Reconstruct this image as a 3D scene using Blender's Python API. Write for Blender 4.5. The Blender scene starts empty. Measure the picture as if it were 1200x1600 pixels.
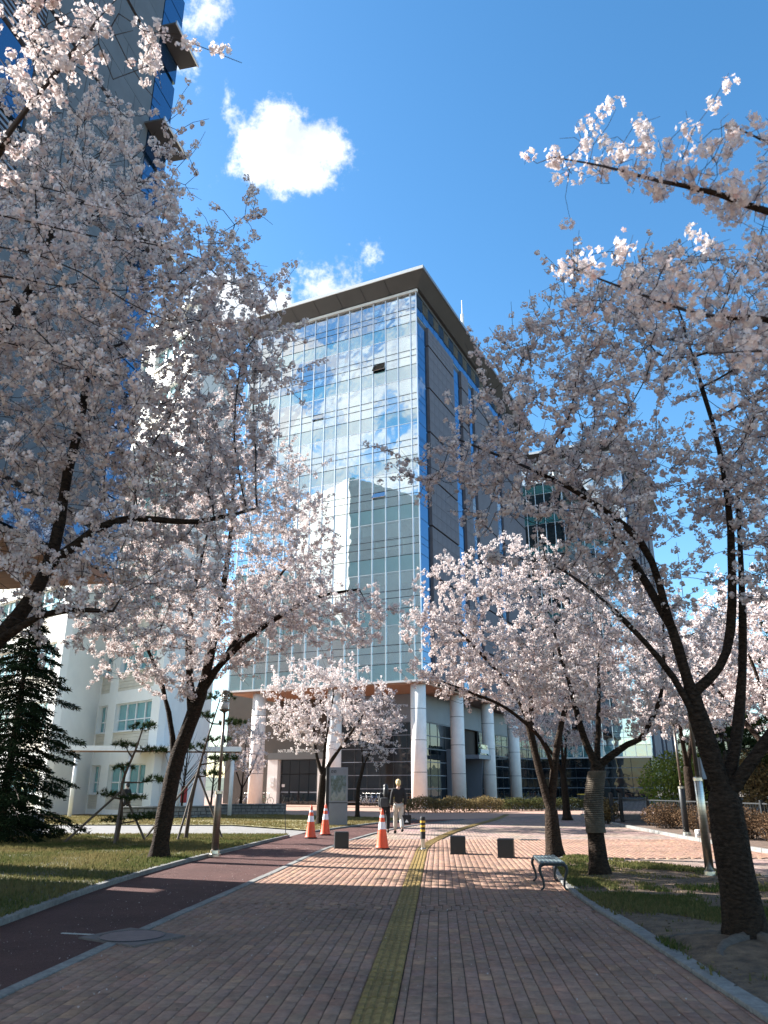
import bpy, bmesh, math, random
import numpy as np
from mathutils import Vector, Matrix

R = math.radians
random.seed(7)
scene = bpy.context.scene
COL = scene.collection

# ------------------------------------------------------------------ camera
cam_data = bpy.data.cameras.new('camera')
cam = bpy.data.objects.new('camera', cam_data)
COL.objects.link(cam)
cam.location = (0, 0, 1.6)
cam.rotation_euler = (R(90 + 19.63), 0, 0)
cam_data.sensor_fit = 'VERTICAL'
cam_data.sensor_height = 36
cam_data.lens = 27
cam_data.clip_start = 0.05
cam_data.clip_end = 3000
cam_data.dof.use_dof = True
cam_data.dof.focus_distance = 26
cam_data.dof.aperture_fstop = 3.2
scene.camera = cam

# ------------------------------------------------------------------ sun and sky
SUN_AZ = 68      # degrees to the left of the view direction
SUN_EL = 30
sdir = Vector((-math.sin(R(SUN_AZ)) * math.cos(R(SUN_EL)), math.cos(R(SUN_AZ)) * math.cos(R(SUN_EL)), math.sin(R(SUN_EL))))
sun_data = bpy.data.lights.new('sun', 'SUN')
sun_data.energy = 4.8
sun_data.angle = R(0.5)
sun_data.color = (1.0, 0.975, 0.93)
sun = bpy.data.objects.new('sun', sun_data)
COL.objects.link(sun)
sun.rotation_euler = sdir.to_track_quat('Z', 'Y').to_euler()
sun.location = (-40, 20, 60)

world = bpy.data.worlds.new('World')
scene.world = world
world.use_nodes = True
wn, wl = world.node_tree.nodes, world.node_tree.links
wn.clear()
w_out = wn.new('ShaderNodeOutputWorld')
w_bg = wn.new('ShaderNodeBackground')
w_bg.inputs['Strength'].default_value = 0.072
sky = wn.new('ShaderNodeTexSky')
sky.sky_type = 'NISHITA'
sky.sun_disc = False
sky.sun_elevation = R(SUN_EL)
sky.sun_rotation = R(-SUN_AZ)
sky.air_density = 1.0
sky.dust_density = 0.4
sky.ozone_density = 2.2
w_hs = wn.new('ShaderNodeHueSaturation')
w_hs.inputs['Saturation'].default_value = 1.25
w_hs.inputs['Hue'].default_value = 0.494
w_hs.inputs['Value'].default_value = 1.0
wl.new(sky.outputs[0], w_hs.inputs['Color'])
w_tc = wn.new('ShaderNodeTexCoord')
w_noise = wn.new('ShaderNodeTexNoise')
w_noise.inputs['Scale'].default_value = 11.0
w_noise.inputs['Detail'].default_value = 9.0
w_noise.inputs['Roughness'].default_value = 0.64
wl.new(w_tc.outputs['Generated'], w_noise.inputs['Vector'])
# fair-weather clouds in view, plus unseen ones, some widened to brighten the tower glass: (azimuth left of view, elevation, angular radius)
CLOUDS = [(17.4, 51.0, 3.0), (18.6, 53.6, 3.4), (11.8, 44.2, 2.0), (9.0, 44.8, 2.7), (6.2, 45.4, 1.9), (8.0, 43.3, 1.8),
          (8.3, 34.6, 4.4), (5.0, 35.4, 3.0), (12.4, 33.8, 4.6),
          (60, 55, 9), (98, 33, 20), (114, 39, 28), (130, 30, 20), (150, 48, 10), (175, 28, 12), (-60, 30, 9), (-95, 44, 11), (-130, 32, 12), (-160, 60, 10), (40, 75, 6)]
prev = None
for az, el, rad in CLOUDS:
    d = (-math.sin(R(az)) * math.cos(R(el)), math.cos(R(az)) * math.cos(R(el)), math.sin(R(el)))
    dot = wn.new('ShaderNodeVectorMath'); dot.operation = 'DOT_PRODUCT'
    wl.new(w_tc.outputs['Generated'], dot.inputs[0]); dot.inputs[1].default_value = d
    ac = wn.new('ShaderNodeMath'); ac.operation = 'ARCCOSINE'; ac.use_clamp = False
    wl.new(dot.outputs['Value'], ac.inputs[0])
    ma = wn.new('ShaderNodeMath'); ma.operation = 'MULTIPLY_ADD'
    ma.inputs[1].default_value = -1.0 / R(rad); ma.inputs[2].default_value = 1.0
    wl.new(ac.outputs[0], ma.inputs[0])
    if prev is None:
        prev = ma
    else:
        mx = wn.new('ShaderNodeMath'); mx.operation = 'SMOOTH_MAX'; mx.inputs[2].default_value = 0.25
        wl.new(prev.outputs[0], mx.inputs[0]); wl.new(ma.outputs[0], mx.inputs[1])
        prev = mx
n_add = wn.new('ShaderNodeMath'); n_add.operation = 'MULTIPLY_ADD'
n_add.inputs[1].default_value = 5.4; n_add.inputs[2].default_value = -2.75
wl.new(w_noise.outputs['Fac'], n_add.inputs[0])
cov = wn.new('ShaderNodeMath'); cov.operation = 'ADD'
wl.new(prev.outputs[0], cov.inputs[0]); wl.new(n_add.outputs[0], cov.inputs[1])
mask = wn.new('ShaderNodeMapRange'); mask.interpolation_type = 'SMOOTHSTEP'
mask.inputs['From Min'].default_value = 0.0; mask.inputs['From Max'].default_value = 0.8
wl.new(cov.outputs[0], mask.inputs['Value'])
w_n2 = wn.new('ShaderNodeTexNoise'); w_n2.inputs['Scale'].default_value = 14; w_n2.inputs['Detail'].default_value = 5
wl.new(w_tc.outputs['Generated'], w_n2.inputs['Vector'])
w_cr = wn.new('ShaderNodeValToRGB')
w_cr.color_ramp.elements[0].position = 0.3; w_cr.color_ramp.elements[0].color = (3.0, 3.3, 3.8, 1)
w_cr.color_ramp.elements[1].position = 0.62; w_cr.color_ramp.elements[1].color = (4.9, 4.95, 5.0, 1)
wl.new(w_n2.outputs['Fac'], w_cr.inputs['Fac'])
w_mix = wn.new('ShaderNodeMix'); w_mix.data_type = 'RGBA'
wl.new(mask.outputs['Result'], w_mix.inputs['Factor'])
wl.new(w_hs.outputs[0], w_mix.inputs['A']); wl.new(w_cr.outputs[0], w_mix.inputs['B'])
wl.new(w_mix.outputs['Result'], w_bg.inputs['Color'])
wl.new(w_bg.outputs[0], w_out.inputs[0])

scene.render.engine = 'CYCLES'
vs = scene.view_settings
vs.view_transform = 'Standard'
try: vs.look = 'None'
except Exception: pass
vs.exposure = 2.1
vs.gamma = 1.0
vs.use_curve_mapping = False
scene.cycles.max_bounces = 8
scene.cycles.transparent_max_bounces = 16
scene.cycles.caustics_reflective = False
scene.cycles.caustics_refractive = False

# ------------------------------------------------------------------ materials
MATS = {}

def _nt(name):
    m = bpy.data.materials.new(name)
    m.use_nodes = True
    nt = m.node_tree
    return m, nt, nt.nodes['Principled BSDF']

def mat(name, color, rough=0.7, var=0.15, scale=6.0, bump=0.0, bscale=None, metal=0.0, tint=False, color2=None, ior=None, coat=0.0, stretch=None, dirt=0.0):
    """procedural surface: base colour broken up by two noises, optional relief, optional per-piece tint attribute"""
    if name in MATS: return MATS[name]
    m, nt, b = _nt(name)
    n, l = nt.nodes, nt.links
    tc = n.new('ShaderNodeTexCoord')
    src = tc.outputs['Object']
    if stretch:
        mp = n.new('ShaderNodeMapping'); mp.inputs['Scale'].default_value = stretch
        l.new(src, mp.inputs['Vector']); src = mp.outputs[0]
    nz = n.new('ShaderNodeTexNoise'); nz.inputs['Scale'].default_value = scale; nz.inputs['Detail'].default_value = 7; nz.inputs['Roughness'].default_value = 0.65
    l.new(src, nz.inputs['Vector'])
    cr = n.new('ShaderNodeValToRGB')
    c = color; c2 = color2 or tuple(min(1, x * (1 + var)) for x in c)
    c1 = tuple(x * (1 - var) for x in c)
    cr.color_ramp.elements[0].position = 0.3; cr.color_ramp.elements[0].color = (*c1, 1)
    cr.color_ramp.elements[1].position = 0.7; cr.color_ramp.elements[1].color = (*c2, 1)
    l.new(nz.outputs['Fac'], cr.inputs['Fac'])
    colsock = cr.outputs[0]
    if tint:
        at = n.new('ShaderNodeAttribute'); at.attribute_name = 'tint'
        mx = n.new('ShaderNodeMix'); mx.data_type = 'RGBA'; mx.blend_type = 'MULTIPLY'; mx.inputs['Factor'].default_value = 1
        l.new(colsock, mx.inputs['A']); l.new(at.outputs['Color'], mx.inputs['B'])
        colsock = mx.outputs['Result']
    if dirt:                                   # stains that run across many pieces, laid out in world space
        ge = n.new('ShaderNodeNewGeometry'); dz = n.new('ShaderNodeTexNoise'); dz.inputs['Scale'].default_value = 0.75; dz.inputs['Detail'].default_value = 8; dz.inputs['Roughness'].default_value = 0.72
        l.new(ge.outputs['Position'], dz.inputs['Vector'])
        dr = n.new('ShaderNodeValToRGB'); dr.color_ramp.elements[0].position = 0.34; dr.color_ramp.elements[0].color = (1 - dirt, 1 - dirt, 1 - dirt, 1)
        dr.color_ramp.elements[1].position = 0.66; dr.color_ramp.elements[1].color = (1 + dirt * .4, 1 + dirt * .36, 1 + dirt * .3, 1)
        l.new(dz.outputs['Fac'], dr.inputs['Fac'])
        dm = n.new('ShaderNodeMix'); dm.data_type = 'RGBA'; dm.blend_type = 'MULTIPLY'; dm.inputs['Factor'].default_value = 1
        l.new(colsock, dm.inputs['A']); l.new(dr.outputs[0], dm.inputs['B']); colsock = dm.outputs['Result']
    l.new(colsock, b.inputs['Base Color'])
    b.inputs['Roughness'].default_value = rough
    b.inputs['Metallic'].default_value = metal
    if ior: b.inputs['IOR'].default_value = ior
    if coat: b.inputs['Coat Weight'].default_value = coat
    if bump:
        bz = n.new('ShaderNodeTexNoise'); bz.inputs['Scale'].default_value = bscale or scale * 5; bz.inputs['Detail'].default_value = 6
        l.new(src, bz.inputs['Vector'])
        bp = n.new('ShaderNodeBump'); bp.inputs['Strength'].default_value = min(bump, 1.0); bp.inputs['Distance'].default_value = 0.02 if bump < 1.0 else 0.05
        l.new(bz.outputs['Fac'], bp.inputs['Height']); l.new(bp.outputs[0], b.inputs['Normal'])
    MATS[name] = m
    return m

def glass_mat(name, tint, refl=0.3, base=None, rough=0.015, wobble=0.03, rcol=(0.92, 0.97, 1.0)):
    """coated facade glass: a mirror layer over tinted see-through glass, or over an opaque backing when base is given"""
    if name in MATS: return MATS[name]
    m, nt, b = _nt(name)
    n, l = nt.nodes, nt.links
    out = n['Material Output']
    gl = n.new('ShaderNodeBsdfGlossy'); gl.inputs['Roughness'].default_value = rough; gl.inputs['Color'].default_value = (*rcol, 1)
    tc = n.new('ShaderNodeTexCoord'); nz = n.new('ShaderNodeTexNoise'); nz.inputs['Scale'].default_value = 0.55; nz.inputs['Detail'].default_value = 2
    ge = n.new('ShaderNodeNewGeometry'); l.new(ge.outputs['Position'], nz.inputs['Vector'])
    bp = n.new('ShaderNodeBump'); bp.inputs['Strength'].default_value = wobble; bp.inputs['Distance'].default_value = 0.5
    l.new(nz.outputs['Fac'], bp.inputs['Height']); l.new(bp.outputs[0], gl.inputs['Normal'])
    if base:
        under = n.new('ShaderNodeBsdfDiffuse'); under.inputs['Color'].default_value = (*base, 1)
    else:
        under = n.new('ShaderNodeBsdfTransparent'); under.inputs['Color'].default_value = (*tint, 1)
    lw = n.new('ShaderNodeFresnel'); lw.inputs['IOR'].default_value = 1.5
    ma = n.new('ShaderNodeMath'); ma.operation = 'MULTIPLY_ADD'; ma.inputs[1].default_value = 1.0; ma.inputs[2].default_value = refl; ma.use_clamp = True
    l.new(lw.outputs[0], ma.inputs[0])
    mx = n.new('ShaderNodeMixShader')
    l.new(ma.outputs[0], mx.inputs[0]); l.new(under.outputs[0], mx.inputs[1]); l.new(gl.outputs[0], mx.inputs[2])
    l.new(mx.outputs[0], out.inputs[0])
    MATS[name] = m
    return m

def leaf_mat(name, color, color2, trans=0.35, rough=0.6):
    """thin petals and leaves: diffuse plus light coming through, colour mixed per piece by the tint attribute"""
    if name in MATS: return MATS[name]
    m, nt, b = _nt(name)
    n, l = nt.nodes, nt.links
    out = n['Material Output']
    at = n.new('ShaderNodeAttribute'); at.attribute_name = 'tint'
    mx = n.new('ShaderNodeMix'); mx.data_type = 'RGBA'
    mx.inputs['A'].default_value = (*color, 1); mx.inputs['B'].default_value = (*color2, 1)
    l.new(at.outputs['Fac'], mx.inputs['Factor'])
    df = n.new('ShaderNodeBsdfDiffuse'); tr = n.new('ShaderNodeBsdfTranslucent')
    l.new(mx.outputs['Result'], df.inputs['Color']); l.new(mx.outputs['Result'], tr.inputs['Color'])
    ms = n.new('ShaderNodeMixShader'); ms.inputs[0].default_value = trans
    l.new(df.outputs[0], ms.inputs[1]); l.new(tr.outputs[0], ms.inputs[2]); l.new(ms.outputs[0], out.inputs[0])
    MATS[name] = m
    return m

# ------------------------------------------------------------------ mesh helpers
class MB:
    """collects shapes; build() links them as ONE mesh object"""
    def __init__(s): s.v = []; s.f = []
    def add(s, vs, fs):
        o = len(s.v); s.v.extend(vs); s.f.extend([tuple(i + o for i in f) for f in fs]); return s
    def box(s, x0, x1, y0, y1, z0, z1):
        return s.add([(x0, y0, z0), (x1, y0, z0), (x1, y1, z0), (x0, y1, z0), (x0, y0, z1), (x1, y0, z1), (x1, y1, z1), (x0, y1, z1)],
                     [(0, 3, 2, 1), (4, 5, 6, 7), (0, 1, 5, 4), (1, 2, 6, 5), (2, 3, 7, 6), (3, 0, 4, 7)])
    def obox(s, p, q, w, h):
        """bar from p to q, w wide, h high"""
        p = Vector(p); q = Vector(q); d = (q - p).normalized()
        up = Vector((0, 0, 1)) if abs(d.z) < 0.95 else Vector((0, 1, 0))
        sd = d.cross(up).normalized() * (w / 2); u = sd.cross(d).normalized() * (h / 2)
        vs = [p - sd - u, p + sd - u, p + sd + u, p - sd + u, q - sd - u, q + sd - u, q + sd + u, q - sd + u]
        return s.add([tuple(v) for v in vs], [(0, 1, 2, 3), (7, 6, 5, 4), (0, 4, 5, 1), (1, 5, 6, 2), (2, 6, 7, 3), (3, 7, 4, 0)])
    def prism(s, poly, z0, z1):
        n = len(poly)
        vs = [(x, y, z0) for x, y in poly] + [(x, y, z1) for x, y in poly]
        fs = [tuple(range(n - 1, -1, -1)), tuple(range(n, 2 * n))] + [(i, (i + 1) % n, n + (i + 1) % n, n + i) for i in range(n)]
        return s.add(vs, fs)
    def sheet(s, poly, z):
        return s.add([(x, y, z) for x, y in poly], [tuple(range(len(poly)))])
    def lathe(s, prof, n=16, c=(0, 0, 0), cap=True, half=None):
        vs = []; fs = []
        for r, z in prof:
            for k in range(n):
                a = 2 * math.pi * k / n
                vs.append((c[0] + r * math.cos(a), c[1] + r * math.sin(a), c[2] + z))
        for i in range(len(prof) - 1):
            for k in range(n):
                fs.append((i * n + k, i * n + (k + 1) % n, (i + 1) * n + (k + 1) % n, (i + 1) * n + k))
        if cap:
            fs.append(tuple(range(n - 1, -1, -1))); fs.append(tuple((len(prof) - 1) * n + k for k in range(n)))
        return s.add(vs, fs)
    def tube(s, pts, rad, n=8, cap=True):
        pts = [Vector(p) for p in pts]
        if not hasattr(rad, '__len__'): rad = [rad] * len(pts)
        vs = []; fs = []
        d0 = (pts[1] - pts[0]).normalized()
        ref = Vector((0, 0, 1)) if abs(d0.z) < 0.9 else Vector((1, 0, 0))
        u = d0.cross(ref).normalized()
        for i, p in enumerate(pts):
            a = pts[max(i - 1, 0)]; b = pts[min(i + 1, len(pts) - 1)]
            d = (b - a)
            d = d.normalized() if d.length > 1e-9 else d0
            u = (u - d * u.dot(d))
            u = u.normalized() if u.length > 1e-6 else d.orthogonal().normalized()
            w = d.cross(u)
            for k in range(n):
                t = 2 * math.pi * k / n
                q = p + (u * math.cos(t) + w * math.sin(t)) * rad[i]
                vs.append((q.x, q.y, q.z))
        for i in range(len(pts) - 1):
            for k in range(n):
                fs.append((i * n + k, i * n + (k + 1) % n, (i + 1) * n + (k + 1) % n, (i + 1) * n + k))
        if cap:
            fs.append(tuple(range(n - 1, -1, -1))); fs.append(tuple((len(pts) - 1) * n + k for k in range(n)))
        return s.add(vs, fs)
    def ball(s, c, r, n=10, m=7, sq=(1, 1, 1)):
        prof = [(r * math.sin(math.pi * i / m), -r * math.cos(math.pi * i / m)) for i in range(m + 1)]
        o = len(s.v)
        s.lathe([(max(p, 1e-4), z) for p, z in prof], n)
        for i in range(o, len(s.v)):
            x, y, z = s.v[i]; s.v[i] = (c[0] + x * sq[0], c[1] + y * sq[1], c[2] + z * sq[2])
        return s
    def torus(s, c, R_, r, axis='y', n=24, m=6):
        pts = []; vs = []; fs = []
        for i in range(n):
            a = 2 * math.pi * i / n
            for j in range(m):
                b = 2 * math.pi * j / m
                rr = R_ + r * math.cos(b); h = r * math.sin(b)
                p = (rr * math.cos(a), h, rr * math.sin(a)) if axis == 'y' else (rr * math.cos(a), rr * math.sin(a), h)
                vs.append((c[0] + p[0], c[1] + p[1], c[2] + p[2]))
        for i in range(n):
            for j in range(m):
                fs.append((i * m + j, i * m + (j + 1) % m, ((i + 1) % n) * m + (j + 1) % m, ((i + 1) % n) * m + j))
        return s.add(vs, fs)
    def mesh(s, name, smooth=False):
        me = bpy.data.meshes.new(name); me.from_pydata(s.v, [], s.f)
        if smooth: me.polygons.foreach_set('use_smooth', [True] * len(me.polygons))
        me.update(); return me
    def build(s, name, m, parent=None, smooth=False, bevel=0.0, loc=None):
        me = s.mesh(name, smooth); me.materials.append(m)
        o = link(name, me, parent, loc)
        if bevel:
            b = o.modifiers.new('bevel', 'BEVEL'); b.width = bevel; b.segments = 2; b.limit_method = 'ANGLE'
        return o

def link(name, data, parent=None, loc=None, rotz=None):
    o = bpy.data.objects.new(name, data); COL.objects.link(o)
    if parent: o.parent = parent
    if loc: o.location = loc
    if rotz is not None: o.rotation_euler = (0, 0, rotz)
    return o

def tag(o, label=None, cat=None, group=None, kind=None):
    if label: o['label'] = label
    if cat: o['category'] = cat
    if group: o['group'] = group
    if kind: o['kind'] = kind
    return o

def thing(name, label, cat, loc=(0, 0, 0), rotz=0.0, group=None):
    return tag(link(name, None, None, loc, rotz), label, cat, group)

def copy_tree(o, parent=None):
    c = o.copy(); COL.objects.link(c); c.parent = parent
    for ch in list(o.children): copy_tree(ch, c)
    return c

def add_tint(me, vals, domain='FACE'):
    """vals: (n,) or (n,3) per face / point"""
    vals = np.asarray(vals, dtype=np.float32)
    n = len(me.polygons) if domain == 'FACE' else len(me.vertices)
    a = me.attributes.new('tint', 'FLOAT_COLOR', domain)
    arr = np.ones((n, 4), dtype=np.float32)
    if vals.ndim == 1: arr[:, :3] = vals[:, None]
    else: arr[:, :3] = vals
    a.data.foreach_set('color', arr.ravel())

def np_mesh(name, verts, nper, faces_per, tint=None):
    """verts (N*nper,3); faces_per: list of index tuples (all same length) repeated for each of the N pieces"""
    verts = np.asarray(verts, dtype=np.float32).reshape(-1, 3)
    N = len(verts) // nper
    fp = np.asarray(faces_per, dtype=np.int32); k = fp.shape[1]; nf = fp.shape[0]
    idx = (np.arange(N, dtype=np.int32)[:, None, None] * nper + fp[None]).reshape(-1)
    me = bpy.data.meshes.new(name)
    me.vertices.add(len(verts)); me.vertices.foreach_set('co', verts.ravel())
    me.loops.add(len(idx)); me.loops.foreach_set('vertex_index', idx)
    me.polygons.add(N * nf); me.polygons.foreach_set('loop_start', np.arange(0, len(idx), k, dtype=np.int32))
    try: me.polygons.foreach_set('loop_total', np.full(N * nf, k, dtype=np.int32))
    except Exception: pass
    me.update(calc_edges=True)
    if tint is not None: add_tint(me, np.repeat(np.asarray(tint, dtype=np.float32), nf, axis=0))
    return me

def inside(poly, x, y):
    c = False; n = len(poly); j = n - 1
    for i in range(n):
        xi, yi = poly[i]; xj, yj = poly[j]
        if (yi > y) != (yj > y) and x < (xj - xi) * (y - yi) / (yj - yi) + xi: c = not c
        j = i
    return c

def inside_np(poly, P):
    c = np.zeros(len(P), dtype=bool); n = len(poly); j = n - 1; x = P[:, 0]; y = P[:, 1]
    for i in range(n):
        xi, yi = poly[i]; xj, yj = poly[j]
        if yi != yj: c ^= ((yi > y) != (yj > y)) & (x < (xj - xi) * (y - yi) / (yj - yi) + xi)
        j = i
    return c

def smooth_line(pts, sub=6):
    """Catmull-Rom through 2D or 3D points"""
    P = [Vector(p) for p in pts]; out = []
    for i in range(len(P) - 1):
        p0 = P[max(i - 1, 0)]; p1 = P[i]; p2 = P[i + 1]; p3 = P[min(i + 2, len(P) - 1)]
        for k in range(sub):
            t = k / sub
            out.append(0.5 * ((2 * p1) + (-p0 + p2) * t + (2 * p0 - 5 * p1 + 4 * p2 - p3) * t * t + (-p0 + 3 * p1 - 3 * p2 + p3) * t ** 3))
    out.append(P[-1])
    return [tuple(v) for v in out]
# ================================================================== the setting: ground sheets
M_soil = mat('soil', (0.13, 0.10, 0.075), 0.95, 0.35, 3.0, bump=0.6, bscale=40)
M_brick = mat('brick_paver', (0.275, 0.172, 0.126), 0.8, 0.25, 14, bump=0.35, bscale=160, tint=True, dirt=0.32, ior=1.28)
M_kerb = mat('granite_kerb', (0.175, 0.172, 0.16), 0.8, 0.35, 14, dirt=0.35, bump=0.2, bscale=150)
M_asph = mat('red_asphalt', (0.10, 0.050, 0.044), 0.82, 0.45, 90, bump=0.95, bscale=190, dirt=0.3, ior=1.25)
M_orange = mat('orange_paver', (0.33, 0.195, 0.14), 0.8, 0.15, 1.5, bump=0.2, bscale=60)
M_lawn = mat('lawn_soil', (0.105, 0.085, 0.045), 0.95, 0.4, 1.3, bump=0.8, bscale=50, color2=(0.10, 0.10, 0.04))
M_dirt = mat('trodden_dirt', (0.135, 0.088, 0.052), 0.95, 0.5, 6, bump=1.0, bscale=45, dirt=0.4)
M_pale = mat('pale_paving', (0.17, 0.16, 0.15), 0.8, 0.2, 2.0, bump=0.15, bscale=60)

def brick_pattern(name, col, mort, rot=0.0, bw=0.23, bh=0.115, var=0.25):
    """paving seen from too far away to tell the bricks apart"""
    m, nt, b = _nt(name); n, l = nt.nodes, nt.links
    tc = n.new('ShaderNodeTexCoord'); mp = n.new('ShaderNodeMapping'); mp.inputs['Rotation'].default_value = (0, 0, rot)
    l.new(tc.outputs['Object'], mp.inputs['Vector'])
    bt = n.new('ShaderNodeTexBrick'); bt.inputs['Scale'].default_value = 1.0
    bt.inputs['Brick Width'].default_value = bw; bt.inputs['Row Height'].default_value = bh
    bt.inputs['Mortar Size'].default_value = 0.006; bt.inputs['Mortar Smooth'].default_value = 0.2
    bt.inputs['Color1'].default_value = (*[c * (1 - var) for c in col], 1); bt.inputs['Color2'].default_value = (*[c * (1 + var) for c in col], 1)
    bt.inputs['Mortar'].default_value = (*mort, 1)
    l.new(mp.outputs[0], bt.inputs['Vector'])
    nz = n.new('ShaderNodeTexNoise'); nz.inputs['Scale'].default_value = 0.7; nz.inputs['Detail'].default_value = 6
    l.new(tc.outputs['Object'], nz.inputs['Vector'])
    mx = n.new('ShaderNodeMix'); mx.data_type = 'RGBA'; mx.blend_type = 'OVERLAY'; mx.inputs['Factor'].default_value = 0.35
    l.new(bt.outputs['Color'], mx.inputs['A']); l.new(nz.outputs['Color'], mx.inputs['B'])
    hs = n.new('ShaderNodeHueSaturation'); hs.inputs['Saturation'].default_value = 0.8
    l.new(mx.outputs['Result'], hs.inputs['Color'])
    l.new(hs.outputs[0], b.inputs['Base Color']); b.inputs['Roughness'].default_value = 0.8; b.inputs['IOR'].default_value = 1.3
    bp = n.new('ShaderNodeBump'); bp.inputs['Strength'].default_value = 0.5; bp.inputs['Distance'].default_value = 0.01; bp.invert = True
    l.new(bt.outputs['Fac'], bp.inputs['Height']); l.new(bp.outputs[0], b.inputs['Normal'])
    return m

PA = math.atan(0.0687)                                             # path axis, to the right of the view
pa_t = (math.sin(PA), math.cos(PA)); pa_n = (math.cos(PA), -math.sin(PA))
def pw(u, t): return (u * pa_n[0] + t * pa_t[0], u * pa_n[1] + t * pa_t[1])     # path frame to world
def pinv(x, y): return (x * pa_n[0] + y * pa_n[1], x * pa_t[0] + y * pa_t[1])

M_farbrick = brick_pattern('far_brick', (0.275, 0.172, 0.126), (0.06, 0.05, 0.045), rot=-(math.pi / 2 - PA) )
g = MB().sheet([(-900, -300), (900, -300), (900, 1200), (-900, 1200)], -0.06).build('ground', M_soil)
tag(g, kind='structure')

KL = smooth_line([(-3.55, 2), (-3.3, 5), (-3.12, 7.2), (-2.88, 9.9), (-2.31, 15.3), (-1.45, 23.6), (-0.2, 30.6), (1.5, 36.5), (4.0, 42)], 5)      # brick path / cycle lane
LE = smooth_line([(-5.0, 2), (-4.75, 6), (-4.72, 10.4), (-4.75, 14), (-4.5, 18), (-3.72, 24.1), (-3.2, 27.7)], 6)                           # cycle lane / lawn
LE2 = smooth_line([(-2.6, 30.6), (-1.6, 33.8), (-0.3, 37.4), (1.6, 41.5)], 6)
KR = smooth_line([(2.72, 2), (2.78, 5), (2.84, 6.6), (2.95, 10), (3.06, 13.5), (3.4, 16.4), (3.85, 18.6), (4.25, 19.75)], 5)                 # path / right lawn
KR2 = smooth_line([(4.25, 19.75), (4.75, 20.0), (5.3, 19.0), (6.1, 17.5), (7.1, 15.5), (8.0, 13.2), (9.0, 10.0), (10.5, 5.0)], 5)            # lawn / right path
RP = smooth_line([(13.5, 3), (11.4, 12), (10.0, 20), (9.75, 24), (9.9, 30), (10.3, 38), (11.5, 48)], 5)                                       # right path / planted bed

plaza = MB().sheet([(-3.6, -8), (14, -8), (14, 3)] + RP + [(30, 60), (30, 90), (-2, 90), (4.2, 42.5)] + KL[::-1], -0.022).build('plaza_paving', M_farbrick)
tag(plaza, kind='structure')
lane = MB().sheet([(-5.1, -8), (-3.6, -8)] + KL + LE2[::-1] + [(-3.0, 29.2)] + LE[::-1], -0.004).build('cycle_lane', M_asph)
tag(lane, kind='structure')
terrace = MB().sheet([(-60, 47.5), (-14, 47.5), (-6, 47.5), (1.6, 41.8), (4.0, 42.4), (12, 50), (14, 58), (14, 120), (-60, 120)], -0.012).build('orange_terrace', M_orange)
tag(terrace, kind='structure')
cross = MB().sheet([(-60, 28.6), (-3.2, 28.0), (-2.9, 30.6), (-2.75, 31.2), (-6.5, 35.5), (-60, 38)], -0.014).build('cross_path', M_pale)
tag(cross, kind='structure')

def kerb_line(name, pts, w, z0, z1, seg=1.0, m=M_kerb, side=0):
    """a kerb of separate stones, one child each, butted with narrow joints"""
    root = tag(link(name, None), kind='structure')
    acc = [Vector((p[0], p[1])) for p in pts]
    # resample
    d = [0.0]
    for i in range(1, len(acc)): d.append(d[-1] + (acc[i] - acc[i - 1]).length)
    def at(s):
        s = min(max(s, 0), d[-1])
        for i in range(1, len(d)):
            if s <= d[i]:
                k = (s - d[i - 1]) / max(1e-9, d[i] - d[i - 1]); return acc[i - 1].lerp(acc[i], k)
        return acc[-1]
    s = 0.0
    while s < d[-1] - 0.3:
        e = min(s + seg - 0.012, d[-1]); p, q = at(s), at(e)
        t = (q - p).normalized(); nrm = Vector((t.y, -t.x)) * w
        off = nrm * side
        zz = z1 + random.uniform(-0.003, 0.003)
        MB().prism([tuple(p - nrm * .5 + off), tuple(q - nrm * .5 + off), tuple(q + nrm * .5 + off), tuple(p + nrm * .5 + off)][::-1], z0, zz).build('kerb_stone', m, root, bevel=0.008)
        s += seg
    return root
kerb_line('kerb_beside_cycle_lane', KL, 0.13, -0.1, 0.012)
kerb_line('kerb_of_left_lawn', LE, 0.13, -0.1, 0.07)
kerb_line('kerb_of_middle_lawn', LE2, 0.13, -0.1, 0.05)
kerb_line('kerb_of_right_lawn', KR, 0.17, -0.1, 0.035)
kerb_line('kerb_behind_right_lawn', KR2, 0.1, -0.1, 0.02)
kerb_line('kerb_of_planted_bed', RP, 0.14, -0.1, 0.08)

# ---- brick courses: real bricks along the path axis; the 300 that show largest are objects of their own
BW, BL, J, JT = 0.114, 0.226, 0.0075, 0.005
TC = smooth_line([(-0.09 - 0.0687 * 3.4, 3.0), (-0.09, 6.39), (0.37, 13), (0.82, 19.5), (1.12, 23.2), (1.75, 27), (2.7, 31.4), (3.95, 36.2), (5.6, 42), (7.3, 49)], 10)   # tactile strip centre line
tac_dense = []
for i in range(len(TC) - 1):
    a, b = Vector(TC[i]), Vector(TC[i + 1]); n_ = max(1, int((b - a).length / 0.05))
    for k in range(n_): tac_dense.append(tuple(a.lerp(b, k / n_)))
tac_y = np.array([p[1] for p in tac_dense]); tac_x = np.array([p[0] for p in tac_dense])
def tac_off(x, y):
    i = int(np.searchsorted(tac_y, y)); i = min(max(i, 0), len(tac_x) - 1)
    j = min(i + 5, len(tac_x) - 1); k = max(i - 5, 0)
    dx, dy = tac_x[j] - tac_x[k], tac_y[j] - tac_y[k]; L = math.hypot(dx, dy)
    return (x - tac_x[i]) * dy / L
def interp_line(line, y):
    ys = [p[1] for p in line]; xs = [p[0] for p in line]
    return float(np.interp(y, ys, xs))
brng = np.random.default_rng(3)
bricks = []
t = 3.6; row = 0
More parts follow.
